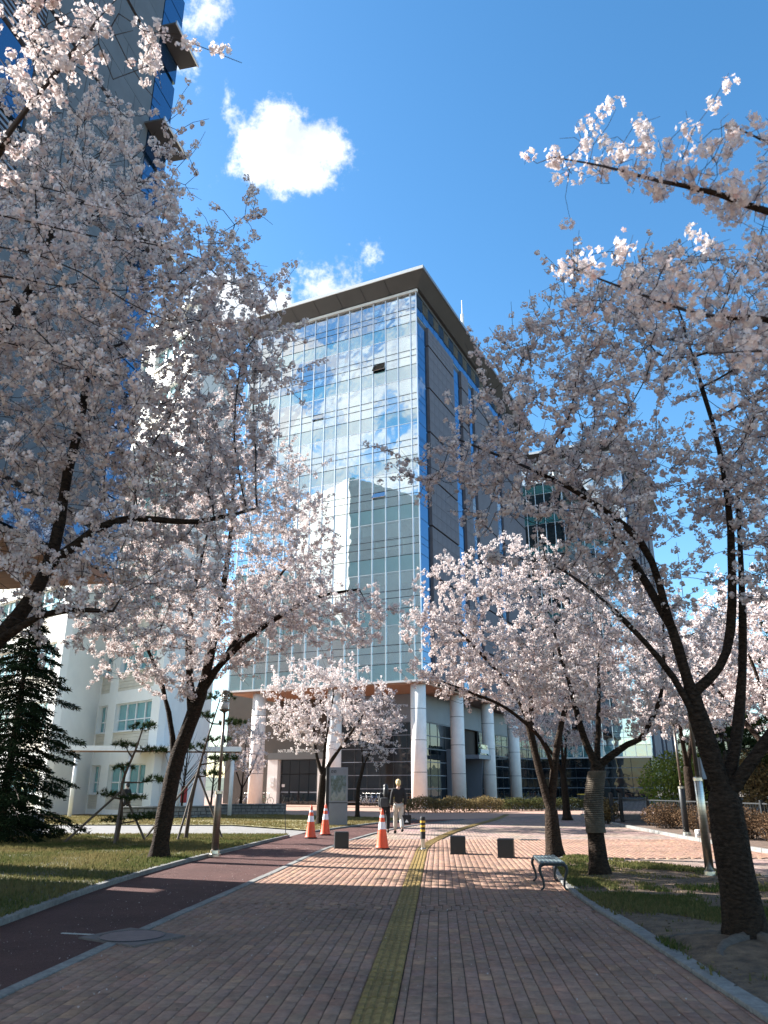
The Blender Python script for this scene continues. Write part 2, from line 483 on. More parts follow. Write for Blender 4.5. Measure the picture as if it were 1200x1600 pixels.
for ci in range(-60, 130):
    u = ci * (BW + J)
    for ri in range(0, 108):
        tt = 3.6 + ri * (BL + JT) + (0.5 * (BL + JT) if ci % 2 else 0)
        uu = u
        if 11.75 < tt < 12.25: uu += 0.5 * (BW + J)
        x, y = pw(uu, tt)
        if y > 26.5: continue
        lo = interp_line(KL, y) + 0.068
        hi = interp_line(KR, y) - 0.088 if y < 19.8 else 9.6
        if y >= 18.0 and x > 3.4 and (inside(KR + KR2, x + 0.1, y + 0.16) or inside(KR + KR2, x + .1, y - 0.16)): continue
        xl, xr = max(x - BW / 2, lo), min(x + BW / 2, hi)              # bricks are cut to fit kerbs and strip
        of = tac_off(x, y)
        if 0 <= of < 0.155 + BW / 2: xl = max(xl, x - of + 0.157)
        elif -0.155 - BW / 2 < of < 0: xr = min(xr, x - of - 0.157)
        if xr - xl < 0.018: continue
        bricks.append((y * y + x * x * 0.6, (xl + xr) / 2, y, (xr - xl) / BW))
bricks.sort()
btints = []
def brick_tint():
    r = random.random()
    k = random.uniform(0.88, 1.1)
    if r < 0.04: return (k * 1.25, k * 1.2, k * 1.05)
    if r < 0.12: return (k * 1.1, k * 0.98, k * 0.94)
    return (k, k * random.uniform(0.95, 1.02), k * random.uniform(0.94, 1.02))
random.seed(11)
bprotos = []
for i in range(10):
    w, h, b = BW / 2, BL / 2, 0.005
    jit = [random.uniform(-0.0015, 0.0015) for _ in range(4)]
    mb = MB()
    mb.add([(-w, -h, -0.05), (w, -h, -0.05), (w, h, -0.05), (-w, h, -0.05), (-w, -h, -b), (w, -h, -b), (w, h, -b), (-w, h, -b),
            (-w + b, -h + b, jit[0]), (w - b, -h + b, jit[1]), (w - b, h - b, jit[2]), (-w + b, h - b, jit[3])],
           [(0, 1, 5, 4), (1, 2, 6, 5), (2, 3, 7, 6), (3, 0, 4, 7), (4, 5, 9, 8), (5, 6, 10, 9), (6, 7, 11, 10), (7, 4, 8, 11), (8, 9, 10, 11)])
    me = mb.mesh('brick'); me.materials.append(M_brick); tv = brick_tint(); add_tint(me, np.tile(tv, (len(me.polygons), 1)))
    bprotos.append(me)
for k, x, y, ws in bricks[:300]:
    o = link('brick', random.choice(bprotos), plaza, (x, y, random.uniform(-0.002, 0.0015)), -PA + random.uniform(-0.006, 0.006))
    o.scale = (ws, 1, 1)
base = np.array([[-BW / 2, -BL / 2, -0.05], [BW / 2, -BL / 2, -0.05], [BW / 2, BL / 2, -0.05], [-BW / 2, BL / 2, -0.05]])
top = base.copy(); top[:, 2] = -0.004
top2 = base.copy(); top2[:, 0] *= 0.93; top2[:, 1] *= 0.965; top2[:, 2] = 0.0
proto = np.vstack([base, top, top2])
ca, sa = math.cos(-PA), math.sin(-PA)
rot = np.array([[ca, sa, 0], [-sa, ca, 0], [0, 0, 1]])
rest = np.array([(x, y, random.uniform(-0.0025, 0.002)) for _, x, y, w_ in bricks[300:]])
V = np.repeat(proto[None], len(rest), 0); V[:, :, 0] *= np.array([b_[3] for b_ in bricks[300:]])[:, None]
V = V @ rot + rest[:, None, :]
V[:, 8:, 2] += brng.uniform(-0.0012, 0.0012, (len(V), 4))
me = np_mesh('brick_courses', V.reshape(-1, 3), 12, [(0, 1, 5, 4), (1, 2, 6, 5), (2, 3, 7, 6), (3, 0, 4, 7), (4, 5, 9, 8), (5, 6, 10, 9), (6, 7, 11, 10), (7, 4, 8, 11), (8, 9, 10, 11)],
             np.array([brick_tint() for _ in rest]))
me.materials.append(M_brick)
tag(link('brick_courses', me, plaza), kind='stuff')

ys_ = np.linspace(3.2, 26.3, 40)
bed = MB().sheet([(interp_line(KL, y) + 0.03, y) for y in ys_] + [(9.5, 26.3), (9.5, 20.1), (4.3, 20.1)] + [(interp_line(KR, y) - 0.03, y) for y in ys_[::-1] if y < 19.6], -0.014)
tag(bed.build('sand_bedding', mat('dark_joint_sand', (0.035, 0.028, 0.023), 0.95, 0.4, 30)), kind='structure')
# ---- tactile strip: ribbed yellow tiles following its curve
M_tac = mat('tactile_yellow', (0.24, 0.165, 0.06), 0.7, 0.4, 12, bump=0.3, bscale=120, dirt=0.4, ior=1.25)
tac = tag(link('tactile_strip', None), kind='structure')
tm = MB().box(-0.148, 0.148, -0.148, 0.148, -0.05, 0.002)
for i in range(4):
    for j in range(2):
        x = -0.111 + i * 0.074; y0 = -0.142 + j * 0.145 + (0.0 if i % 2 else 0.0)
        tm.add([(x - .024, y0, .002), (x + .024, y0, .002), (x + .024, y0 + .132, .002), (x - .024, y0 + .132, .002),
                (x - .017, y0 + .007, .012), (x + .017, y0 + .007, .012), (x + .017, y0 + .125, .012), (x - .017, y0 + .125, .012)],
               [(4, 5, 6, 7), (0, 1, 5, 4), (1, 2, 6, 5), (2, 3, 7, 6), (3, 0, 4, 7)])
tme = tm.mesh('tactile_tile'); tme.materials.append(M_tac)
acc = 0.0; last = Vector(tac_dense[0])
for i in range(1, len(tac_dense)):
    p = Vector(tac_dense[i]); acc += (p - last).length; last = p
    if acc >= 0.3:
        acc -= 0.3
        q = Vector(tac_dense[max(0, i - 4)]); dd = (p - q).normalized()
        o = link('tactile_tile', tme, tac, (p.x, p.y, random.uniform(-0.001, 0.003)), math.atan2(dd.y, dd.x) - math.pi / 2 + random.uniform(-.012, .012))

# ---- lawns: uneven soil with grass blades
def terrain(name, poly, z, bumpamp, m, cell=0.5, seed=0, shape=None):
    """filled polygon, gridded inside, gently uneven"""
    xs = [p[0] for p in poly]; ys = [p[1] for p in poly]
    bm = bmesh.new()
    vs = [bm.verts.new((x, y, z)) for x, y in poly]
    bm.faces.new(vs)
    for ax, lo, hi in ((0, min(xs), max(xs)), (1, min(ys), max(ys))):
        k = math.ceil(lo / cell) * cell
        while k < hi:
            co = (k, 0, 0) if ax == 0 else (0, k, 0); no = (1, 0, 0) if ax == 0 else (0, 1, 0)
            bmesh.ops.bisect_plane(bm, geom=bm.verts[:] + bm.edges[:] + bm.faces[:], plane_co=co, plane_no=no)
            k += cell
    from mathutils import noise
    for v in bm.verts:
        if len(v.link_faces) and not v.is_boundary:
            v.co.z = z + bumpamp * noise.noise((v.co.x * 0.8 + seed, v.co.y * 0.8, seed)) + bumpamp * 0.6 * noise.noise((v.co.x * 2.3, v.co.y * 2.3, seed)) + bumpamp * 0.7
            if shape: v.co.z += shape(v.co.x, v.co.y)
    me = bpy.data.meshes.new(name); bm.to_mesh(me); bm.free()
    me.polygons.foreach_set('use_smooth', [True] * len(me.polygons))
    me.materials.append(m)
    return tag(link(name, me), kind='structure')

M_grass = leaf_mat('grass_blades', (0.045, 0.075, 0.02), (0.20, 0.155, 0.07), 0.3)
from mathutils import noise as mnoise
def grass(name, label, poly, z, density, hmin, hmax, dry, seed, ymin=-1e9, ymax=1e9, parch=0.0):
    rng = np.random.default_rng(seed)
    xs = [p[0] for p in poly]; ys = [p[1] for p in poly]
    y0, y1 = max(min(ys), ymin), min(max(ys), ymax)
    N = int((max(xs) - min(xs)) * (y1 - y0) * density)
    P = rng.uniform((min(xs), y0), (max(xs), y1), (N, 2))
    P = P[inside_np(poly, P) & (np.abs(P[:, 0]) < np.maximum(P[:, 1], 5.5) * 0.75)]
    keep = []; tint = []
    for x, y in P:
        c = mnoise.noise((x * 0.9 + seed, y * 0.9, 1.7)) + 0.5 * mnoise.noise((x * 3.1, y * 3.1, seed))
        if c < parch + rng.normal(0, 0.12): continue
        keep.append((x, y)); tint.append(min(1, max(0, dry + 0.55 * mnoise.noise((x * 0.55, y * 0.55, 8.1 + seed)) + rng.normal(0, 0.16))))
    P = np.array(keep); n = len(P)
    a = rng.uniform(0, 2 * math.pi, n); h = rng.uniform(hmin, hmax, n); w = rng.uniform(0.004, 0.009, n) * (1 + P[:, 1] / 14)
    lean = rng.uniform(0.2, 0.9, n) * h; la = rng.uniform(0, 2 * math.pi, n)
    V = np.zeros((n, 3, 3))
    V[:, 0, 0] = P[:, 0] - np.cos(a) * w; V[:, 0, 1] = P[:, 1] - np.sin(a) * w
    V[:, 1, 0] = P[:, 0] + np.cos(a) * w; V[:, 1, 1] = P[:, 1] + np.sin(a) * w
    V[:, 2, 0] = P[:, 0] + np.cos(la) * lean; V[:, 2, 1] = P[:, 1] + np.sin(la) * lean
    V[:, :2, 2] = z; V[:, 2, 2] = z + 0.02 + h
    me = np_mesh(name, V.reshape(-1, 3), 3, [(0, 1, 2)], np.array(tint)); me.materials.append(M_grass)
    return tag(link(name, me), label, 'grass', kind='stuff')

LAWN_L = LE + [(-3.2, 27.9), (-60, 28.5), (-60, 2)]
terrain('left_lawn', [(x - (0.07 if i < len(LE) else 0), y) for i, (x, y) in enumerate(LAWN_L)], 0.03, 0.05, M_lawn, 0.7, 1)
LAWN_M = [(-2.75, 31.4)] + LE2 + [(-6, 47.3), (-22, 46.0), (-60, 46), (-60, 38.2), (-6.5, 35.7)]
terrain('middle_lawn', LAWN_M, 0.02, 0.04, mat('middle_lawn_soil', (0.22, 0.19, 0.09), 0.95, 0.3, 1.1, bump=0.6, bscale=30), 1.2, 4)
LAWN_R = KR + KR2[1:]
def root_mound(x, y):
    return 0.10 * math.exp(-((x - 3.81) ** 2 + (y - 9.1) ** 2) / 0.8) + 0.05 * math.exp(-((x - 4.1) ** 2 + (y - 20.0) ** 2) / 0.5) + 0.04 * math.exp(-((x - 4) ** 2 + (y - 15.6) ** 2) / 0.4)
terrain('right_lawn', LAWN_R, 0.0, 0.035, M_dirt, 0.35, 9, root_mound)
BED = RP + [(60, 60), (60, 3)]
terrain('planted_bed', BED, 0.03, 0.06, mat('bed_mulch', (0.10, 0.065, 0.045), 0.95, 0.4, 4, bump=0.8, bscale=40), 1.5, 12)

grass('left_grass', 'short half dry grass covering the shaded left lawn beside the cycle lane', LAWN_L, 0.05, 650, 0.03, 0.07, 0.55, 2, 8, 28.3, -0.5)
grass('middle_grass', 'pale dry grass on the lawn in front of the low stone wall', LAWN_M, 0.035, 170, 0.03, 0.06, 0.85, 5, parch=-0.6)
grass('right_grass', 'patchy green grass on the bare soil lawn beside the bench', LAWN_R, 0.03, 1900, 0.015, 0.045, 0.5, 6, 6, 21, -0.02)

def litter(name, label, poly, z, n, size, seed, m):
    """dead leaves, twigs and crumbs lying about"""
    rng = np.random.default_rng(seed); xs = [p[0] for p in poly]; ys = [p[1] for p in poly]
    P = rng.uniform((min(xs), min(ys)), (max(xs), max(ys)), (n * 4, 2)); P = P[inside_np(poly, P) & (np.abs(P[:, 0]) < np.maximum(P[:, 1], 5.5) * 0.75)][:n]
    n = len(P); a = rng.uniform(0, 6.28, n); s = size * rng.uniform(0.4, 1.3, n); r = rng.uniform(.25, .8, n)
    V = np.zeros((n, 4, 3)); u = np.stack([np.cos(a), np.sin(a)], 1) * s[:, None]; v = np.stack([-np.sin(a), np.cos(a)], 1) * (s * r)[:, None]
    V[:, 0, :2] = P - u; V[:, 1, :2] = P + v; V[:, 2, :2] = P + u; V[:, 3, :2] = P - v; V[:, :, 2] = z + rng.uniform(0.002, .02, (n, 4))
    me = np_mesh(name, V.reshape(-1, 3), 4, [(0, 1, 2, 3)], rng.random(n)); me.materials.append(m)
    return tag(link(name, me), label, 'litter', kind='stuff')
M_litter = leaf_mat('dead_leaves', (0.10, 0.065, 0.035), (0.24, 0.17, 0.10), 0.1)
litter('leaf_litter', 'dead leaves and crumbs scattered over the right lawn', LAWN_R, 0.03, 2600, 0.022, 5, M_litter)
litter('leaf_litter', 'dead leaves scattered over the left lawn', [p for p in LAWN_L if p[0] > -30] + [(-16, 27.5), (-16, 4)], 0.07, 1500, 0.03, 6, M_litter)
litter('fallen_petals', 'fallen petals and specks lying on the brick path and lane', [(-4.5, 6), (2.7, 6), (3.0, 14), (4, 24), (-3, 24)], 0.001, 3500, 0.010, 7, leaf_mat('fallen_petal', (0.45, 0.38, 0.36), (0.2, 0.15, 0.12), 0.1))
# ================================================================== buildings
M_white = mat('white_paint', (0.74, 0.74, 0.72), 0.5, 0.06, 2.0)
M_mull = mat('mullion_white', (0.88, 0.89, 0.9), 0.35, 0.03, 2.0, metal=0.75)
M_dark = mat('dark_frame', (0.03, 0.035, 0.04), 0.45, 0.2, 4)
M_inner = mat('room_interior', (0.035, 0.045, 0.05), 0.9, 0.4, 0.4)
M_soffit = mat('grey_soffit', (0.085, 0.085, 0.085), 0.6, 0.1, 0.6)
M_wood = mat('timber_soffit', (0.30, 0.165, 0.10), 0.6, 0.25, 3.0, bump=0.1, stretch=(0.3, 6, 1))
M_concrete = mat('pale_column', (0.80, 0.77, 0.73), 0.75, 0.08, 1.5, bump=0.08, bscale=40)
M_stone = mat('grey_stone_cladding', (0.13, 0.13, 0.155), 0.75, 0.14, 1.6, bump=0.1, bscale=30)
M_stone_l = mat('blue_grey_stone_cladding', (0.12, 0.138, 0.155), 0.75, 0.16, 0.9, bump=0.08, bscale=30)
M_blind = mat('window_blind', (0.86, 0.90, 0.84), 0.85, 0.05, 1.0)
M_gl = glass_mat('facade_glass', (0.86, 1.0, 0.98), 0.5)
M_sp = glass_mat('spandrel_glass', None, 0.42, base=(0.07, 0.29, 0.31))
M_bl = glass_mat('blue_glass', None, 0.30, base=(0.01, 0.045, 0.11), rcol=(0.42, 0.60, 0.82))
M_dkglass = glass_mat('podium_glass', None, 0.02, base=(0.006, 0.01, 0.014))
M_greyfascia = mat('grey_metal_panel', (0.20, 0.23, 0.27), 0.45, 0.08, 0.8, metal=0.2)

FL = 4.55
ROWS = [(0.0, 1.37, 's'), (1.37, 2.29, 'v'), (2.29, 2.92, 'v'), (2.92, 4.55, 'v')]

def plate(name, w, h, d, m):
    me = MB().box(0, w, 0, d, 0, h).mesh(name); me.materials.append(m); return me

def make_tower(label, loc, rz, floors, z0, D, ncols, detailed=True, seed=1):
    rnd = random.Random(seed)
    root = thing('glass_tower', label, 'building', loc, rz)
    PW, W0 = 1.3, 0.6
    W = W0 + ncols * PW
    zt = z0 + floors * FL
    edges = [0.0, -W0] + [-W0 - PW * (i + 1) for i in range(ncols)]
    MB().box(-W + .05, -0.5, 1.25, D, z0 + 0.3, zt).build('core_wall', M_inner, root)
    # floor slabs seen through the glass
    for k in range(floors + 1):
        MB().box(-W + .02, -0.06, 0.12, 1.6, z0 + k * FL - 0.05, z0 + k * FL + 0.28).build('floor_slab', M_soffit, root)
    meshes = {}
    def pmesh(w, h, kind):
        key = (round(w, 2), round(h, 2), kind)
        if key not in meshes:
            meshes[key] = plate('pane', w - 0.05, h - 0.05, 0.03, {'s': M_sp, 'v': M_gl}[kind])
        return meshes[key]
    rest = {'s': MB(), 'v': MB()}
    count = 0
    open_panes = {(4, 6, 1): 25, (9, 5, 2): 20, (4, 3, 2): 28} if detailed else {}
    for c in range(len(edges) - 1):
        x1, x0 = edges[c], edges[c + 1]
        for k in range(floors):
            for ri, (a, b, kind) in enumerate(ROWS):
                z = z0 + k * FL + a
                op = open_panes.get((c + 1, k, ri))
                if count < 300 or op:
                    o = link('pane', pmesh(x1 - x0, b - a, kind), root, (x0 + 0.025, 0.0, z + 0.025))
                    o.rotation_euler = (R(rnd.uniform(-.1, .1)), 0, R(rnd.uniform(-.1, .1)))
                    if op:      # top-hung casement pushed outward
                        o.location = (x0 + .025, 0, z + b - a - .025)
                        me2 = MB().box(0, x1 - x0 - .05, 0, .05, -(b - a - .05), 0).mesh('pane'); me2.materials.append(M_gl); o.data = me2
                        o.rotation_euler = (R(-op), 0, 0)
                    count += 1
                else:
                    rest[kind].box(x0 + .025, x1 - .025, 0, .03, z + .025, z + b - a - .025)
            # roller blinds and curtains behind the glass, each let down by its own amount
            for (a, b, p) in ((1.42, 2.85, 0.8), (2.98, 4.5, 0.9)):
                if rnd.random() < p:
                    hh = (b - a) * rnd.choice([0.55, 0.8, 0.92, 0.96, 0.96])
                    zb = z0 + k * FL + b - hh - (0.1 if a > 2 else 0.0)
                    side = rnd.choice([0.05, 0.12, 0.2])
                    MB().box(x0 + side, x1 - 0.06, 0.16, 0.18, zb, zb + hh).build('window_blind', M_blind, root) if count < 260 or detailed and c < 12 else None
    for kind, mb in rest.items():
        if mb.v: tag(mb.build('panes', {'s': M_sp, 'v': M_gl}[kind], root), kind='stuff')
    for e in edges:
        MB().box(e - 0.03, e + 0.03, -0.11, 0.06, z0 + .02, zt).build('mullion', M_mull, root)
    for k in range(floors):
        for ri, (a, b, kind) in enumerate(ROWS):
            if k + ri == 0: continue
            z = z0 + k * FL + a
            MB().box(-W + .03, -0.03, -0.025, 0.055, z - 0.022, z + 0.022).build('transom', M_dark if ri else M_mull, root)
    MB().box(-W - .15, 0.15, -0.16, 0.1, zt, zt + 0.28).build('top_rail', M_white, root)
    MB().box(-W - .1, 0.1, -0.13, 0.15, z0 - 0.16, z0 - 0.0).build('base_rail', M_white, root)
    # return side: blue glass strips between stone piers
    ys = [(0.15, 2.2, 'g'), (2.35, 9.2, 'p'), (9.3, 11.3, 'g'), (11.5, 13.7, 'p'), (13.9, 15.4, 'g'), (15.6, 22.4, 'p'), (22.5, 24.4, 'g'), (24.6, D, 'p')]
    ztop = zt - 2.6
    for y0, y1, kd in ys:
        if y0 >= D: continue
        y1 = min(y1, D)
        if kd == 'g':
            for k in range(floors):
                for a, b, kk in ROWS:
                    z = z0 + k * FL + a
                    if z + b - a > ztop + 0.1: continue
                    me = plate('side_pane', 0.03, b - a - 0.05, y1 - y0 - 0.04, M_bl)
                    link('side_pane', me, root, (-0.03, y0 + .02, z + .025))
            MB().box(-0.09, -0.035, y0, y1, z0 + .3, ztop).build('side_backing', M_dark, root)
        else:
            for k in range(floors):
                z = z0 + k * FL
                zz1 = min(z + FL - 0.16, ztop)
                if zz1 - z < 0.5: continue
                blk = MB().box(-0.3, 0.16, y0, y1, z, zz1).build('stone_pier', M_stone, root)
                nx = max(1, round((y1 - y0) / 1.15))
                for i in range(nx):
                    for j in range(4):
                        w = (y1 - y0) / nx; h = (zz1 - z) / 4
                        if detailed and y0 < 12:
                            me = meshes.get(('st', round(w, 3), round(h, 3)))
                            if me is None:
                                me = plate('stone_slab', 0.05, h - 0.02, w - 0.02, M_stone); meshes[('st', round(w, 3), round(h, 3))] = me
                            link('stone_slab', me, blk, (0.161, y0 + i * w + .01, z + j * h + .01))
    # clerestory ribbon under the roof
    n = int((D - 0.3) / 1.4)
    for i in range(n):
        y0 = 0.15 + i * (D - 0.3) / n; y1 = y0 + (D - 0.3) / n - .06
        link('clerestory_pane', plate('clerestory_pane', 0.03, 1.3, y1 - y0, M_gl if i % 2 else M_bl), root, (-0.03, y0, zt - 1.4))
        link('clerestory_pane', plate('clerestory_pane', 0.03, 1.05, y1 - y0, M_bl), root, (-0.03, y0, zt - 2.5))
    MB().box(-0.2, -0.06, 0.1, D, zt - 2.55, zt).build('clerestory_backing', M_blind, root)
    # left return
    MB().box(-W - 0.05, -W - 0.0, 0.0, D, z0, zt).build('left_wall', M_sp, root)
    # roof slab with wide eaves: a shallow wedge, white edge, dark panelled soffit
    zr = zt + 0.55
    roof = MB()
    ox, oy = 1.45, 1.75
    lo = [(-W - 1.2, -0.25), (0.3, -0.25), (0.3, D + 0.5), (-W - 1.2, D + 0.5)]
    hi = [(-W - 1.5, -oy), (ox, -oy), (ox, D + oy), (-W - 1.5, D + oy)]
    vs_ = [(x, y, zr - 0.2) for x, y in lo] + [(x, y, zr + 0.55) for x, y in hi] + [(x, y, zr + 0.8) for x, y in hi]
    roof.add(vs_, [(3, 2, 1, 0), (0, 1, 5, 4), (1, 2, 6, 5), (2, 3, 7, 6), (3, 0, 4, 7), (4, 5, 9, 8), (5, 6, 10, 9), (6, 7, 11, 10), (7, 4, 8, 11), (8, 9, 10, 11)])
    rf = roof.build('roof', M_soffit, root)
    MB().box(-W - 1.55, ox + .05, -oy - .06, -oy + .02, zr + .53, zr + .86).build('roof_edge', M_white, rf)
    MB().box(ox - .02, ox + .06, -oy - .055, D + oy, zr + .53, zr + .86).build('roof_edge', M_greyfascia, rf)
    MB().box(-W, 0.0, 0.15, D, zt + .02, zr).build('attic_wall', M_soffit, root)
    for i in range(1, ncols // 2 + 1):      # soffit panel joints and brackets
        x = -i * 2.6
        MB().obox((x, -0.3, zr - 0.19), (x, -oy + .05, zr + 0.5), 0.03, 0.03).build('soffit_joint', M_dark, rf)
        if i % 2: MB().box(x - .25, x + .25, -0.3, 0.14, zt + .29, zt + 0.5).build('roof_bracket', M_dark, rf)
    return root, W, zt

TC_LOC = (3.05, 62.0, 0.0); TC_ROT = R(-25.7); Z0 = 9.6
tower, TW, TZ = make_tower('tall glass tower with grid facade and overhanging flat roof above round white columns', TC_LOC, TC_ROT, 8, Z0, 34.0, 14)
# undercroft of the tower: timber soffit boards, round columns, podium behind
for i in range(60):
    y = 0.0 + i * 0.57
    MB().box(-TW, 0.0, y + 0.01, y + 0.56, Z0 - 0.3, Z0 - 0.17 + (0.004 if i % 2 else 0)).build('soffit_board', M_wood, tower)
def column(x, y, h, r=0.62):
    col = MB().lathe([(r, 0), (r, h)], 28, (x, y, 0)).build('column', M_concrete, tower, smooth=False)
    col.data.polygons.foreach_set('use_smooth', [len(p.vertices) == 4 for p in col.data.polygons])
    for z in (2.6, 5.0, 7.4):
        MB().lathe([(r + 0.004, -0.02), (r + 0.004, 0.02)], 28, (x, y, z)).build('column_joint', M_soffit, col)
for x in (-0.75, -8.4, -16.0): column(x, 0.85, Z0 - 0.3)
for y in (9.6, 18.2, 26.8): column(-0.75, y, Z0 - 0.3)
column(-4.2, 8.4, Z0 - .3); column(-11.8, 9.5, Z0 - .3)
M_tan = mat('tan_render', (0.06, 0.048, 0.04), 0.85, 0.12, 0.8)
podium = thing('glass_podium', 'dark glass walled entrance hall under the tower behind the columns', 'building', TC_LOC, TC_ROT)
PX, PY = -3.0, 6.5
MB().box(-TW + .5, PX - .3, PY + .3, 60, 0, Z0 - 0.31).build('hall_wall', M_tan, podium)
def glazed(parent, axis, a0, a1, fixed, z0, z1, nx, nz, m=M_dkglass):
    for i in range(nx):
        for j in range(nz):
            p0 = a0 + (a1 - a0) * i / nx; p1 = a0 + (a1 - a0) * (i + 1) / nx
            q0 = z0 + (z1 - z0) * j / nz; q1 = z0 + (z1 - z0) * (j + 1) / nz
            if axis == 'x': MB().box(p0 + .03, p1 - .03, fixed, fixed + .03, q0 + .03, q1 - .03).build('hall_pane', m, parent)
            else: MB().box(fixed - .03, fixed, p0 + .03, p1 - .03, q0 + .03, q1 - .03).build('hall_pane', m, parent)
    for j in range(nz + 1):
        q = z0 + (z1 - z0) * j / nz
        if axis == 'x': MB().box(a0, a1, fixed - .06, fixed + .02, q - .035, q + .035).build('hall_transom', M_greyfascia, parent)
        else: MB().box(fixed - .02, fixed + .06, a0, a1, q - .035, q + .035).build('hall_transom', M_greyfascia, parent)
    for i in range(nx + 1):
        p = a0 + (a1 - a0) * i / nx
        if axis == 'x': MB().box(p - .03, p + .03, fixed - .03, fixed + .06, z0, z1).build('hall_mullion', M_dark, parent)
        else: MB().box(fixed - .06, fixed + .03, p - .03, p + .03, z0, z1).build('hall_mullion', M_dark, parent)
glazed(podium, 'y', PY + .35, 17.5, PX, 0.25, 6.9, 6, 6)
glazed(podium, 'y', 21.5, 58, PX, 0.25, 6.9, 18, 6)
glazed(podium, 'x', -12.0, PX - .03, PY, 0.25, 6.9, 7, 6)
MB().box(PX - .35, PX + .12, PY, 60, 6.95, Z0 - .32).build('fascia_band', M_greyfascia, podium)
MB().box(-12.0, PX - .36, PY - .1, PY + .2, 6.95, Z0 - .32).build('fascia_band', M_greyfascia, podium)
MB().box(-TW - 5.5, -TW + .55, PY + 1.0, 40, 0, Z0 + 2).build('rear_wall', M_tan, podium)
# main entrance: deep dark porch, lintel with lettering, steel doors
MB().box(-18.4, -12.1, PY - .4, PY + .25, 3.9, 4.5).build('entrance_lintel', M_soffit, podium)
MB().box(-18.4, -17.3, PY - .35, PY + .25, 0, 3.9).build('entrance_pier', M_concrete, podium)
MB().box(-13.0, -12.1, PY - .35, PY + .25, 0, 3.9).build('entrance_pier', M_concrete, podium)
for i in range(4):
    x = -17.2 + i * 1.02
    dr = MB().box(x, x + 0.98, PY + .1, PY + .16, 0.05, 2.6).build('entrance_door', M_dkglass, podium)
    MB().box(x + .1, x + .88, PY + .06, PY + .095, 1.0, 1.12).build('push_bar', M_greyfascia, dr)
    MB().box(x, x + 0.98, PY + .1, PY + .16, 2.66, 3.85).build('transom_light', M_dkglass, podium)
MB().box(-17.0, -16.7, PY + .03, PY + .09, 1.5, 1.75).build('door_notice', M_white, podium)
MB().box(-18.1, -17.6, PY - .4, PY - .36, 1.9, 2.35).build('wall_plaque', M_white, podium)
MB().box(-18.1, -17.6, PY - .4, PY - .36, 1.55, 1.8).build('wall_plaque', M_white, podium)
def lettering(txt, size, mtl, parent, loc, rot, name='lettering', extr=0.02, align='CENTER'):
    cu = bpy.data.curves.new(name, 'FONT'); cu.body = txt; cu.size = size; cu.extrude = extr; cu.align_x = align
    tmp = bpy.data.objects.new(name, cu); COL.objects.link(tmp)
    dg = bpy.context.evaluated_depsgraph_get()
    me = bpy.data.meshes.new_from_object(tmp.evaluated_get(dg)); bpy.data.objects.remove(tmp)
    me.materials.clear(); me.materials.append(mtl)
    o = link(name, me, parent, loc); o.rotation_euler = rot; return o
lettering('NATURAL SCIENCE', 0.40, M_white, podium, (-15.6, PY - .36, 4.52), (R(90), 0, 0))
# side entrance: canopy with banner, leaning grey wall
MB().box(PX - .1, PX + 2.6, 14.2, 18.6, 4.0, 4.35).build('side_canopy', M_greyfascia, podium)
MB().prism([(PX + .05, 12.4), (PX + .5, 12.4), (PX + .5, 15.0), (PX + .05, 15.0)], 0, 4.8).build('side_wall', M_greyfascia, podium)
MB().add([(PX + .05, 18.0, 0), (PX + 1.3, 18.0, 0), (PX + 1.3, 18.5, 0), (PX + .05, 18.5, 0), (PX + .05, 17.2, 4), (PX + 1.9, 17.2, 4), (PX + 1.9, 17.8, 4), (PX + .05, 17.8, 4)],
         [(0, 3, 2, 1), (4, 5, 6, 7), (0, 1, 5, 4), (1, 2, 6, 5), (2, 3, 7, 6), (3, 0, 4, 7)]).build('leaning_wall', M_greyfascia, podium)
for i in range(5):
    MB().box(PX + 2.5, PX + 2.54, 14.3 + i * .85, 14.3 + i * .85 + .8, 4.38, 5.3).build('balustrade_pane', M_gl, podium)
MB().box(PX + 2.56, PX + 2.6, 14.8, 17.2, 4.5, 4.85).build('banner', M_white, podium)

# service masts on the tower roof
mast = thing('roof_mast', 'slim white stepped mast rising behind the tower roof', 'mast', (10.0, 84.0, TZ))
MB().lathe([(1.3, 0.3), (1.3, 5.2)], 14).build('mast_base', M_white, mast, smooth=True)
MB().lathe([(0.55, 5.2), (0.5, 9.5), (0.22, 9.6), (0.18, 12.4), (0.07, 12.5), (0.05, 14.5)], 12).build('mast_pole', M_white, mast, smooth=True)

# the same kind of tower, farther right behind the trees
make_tower('farther glass tower rising behind the pink blossom on the right', (33.0, 99.0, 0), R(-25.7), 9, 5.05, 30.0, 22, detailed=False, seed=5)
far = [o for o in bpy.data.objects if o.name.startswith('glass_tower')][-1]
MB().box(-28, -0.4, 0.5, 29.5, 0, 5.2).build('ground_storey', M_tan, far)
glazed(far, 'x', -28, -0.4, 0.4, 0.2, 4.9, 12, 4)
glazed(far, 'y', 0.5, 29.5, -0.3, 0.2, 4.9, 12, 4)

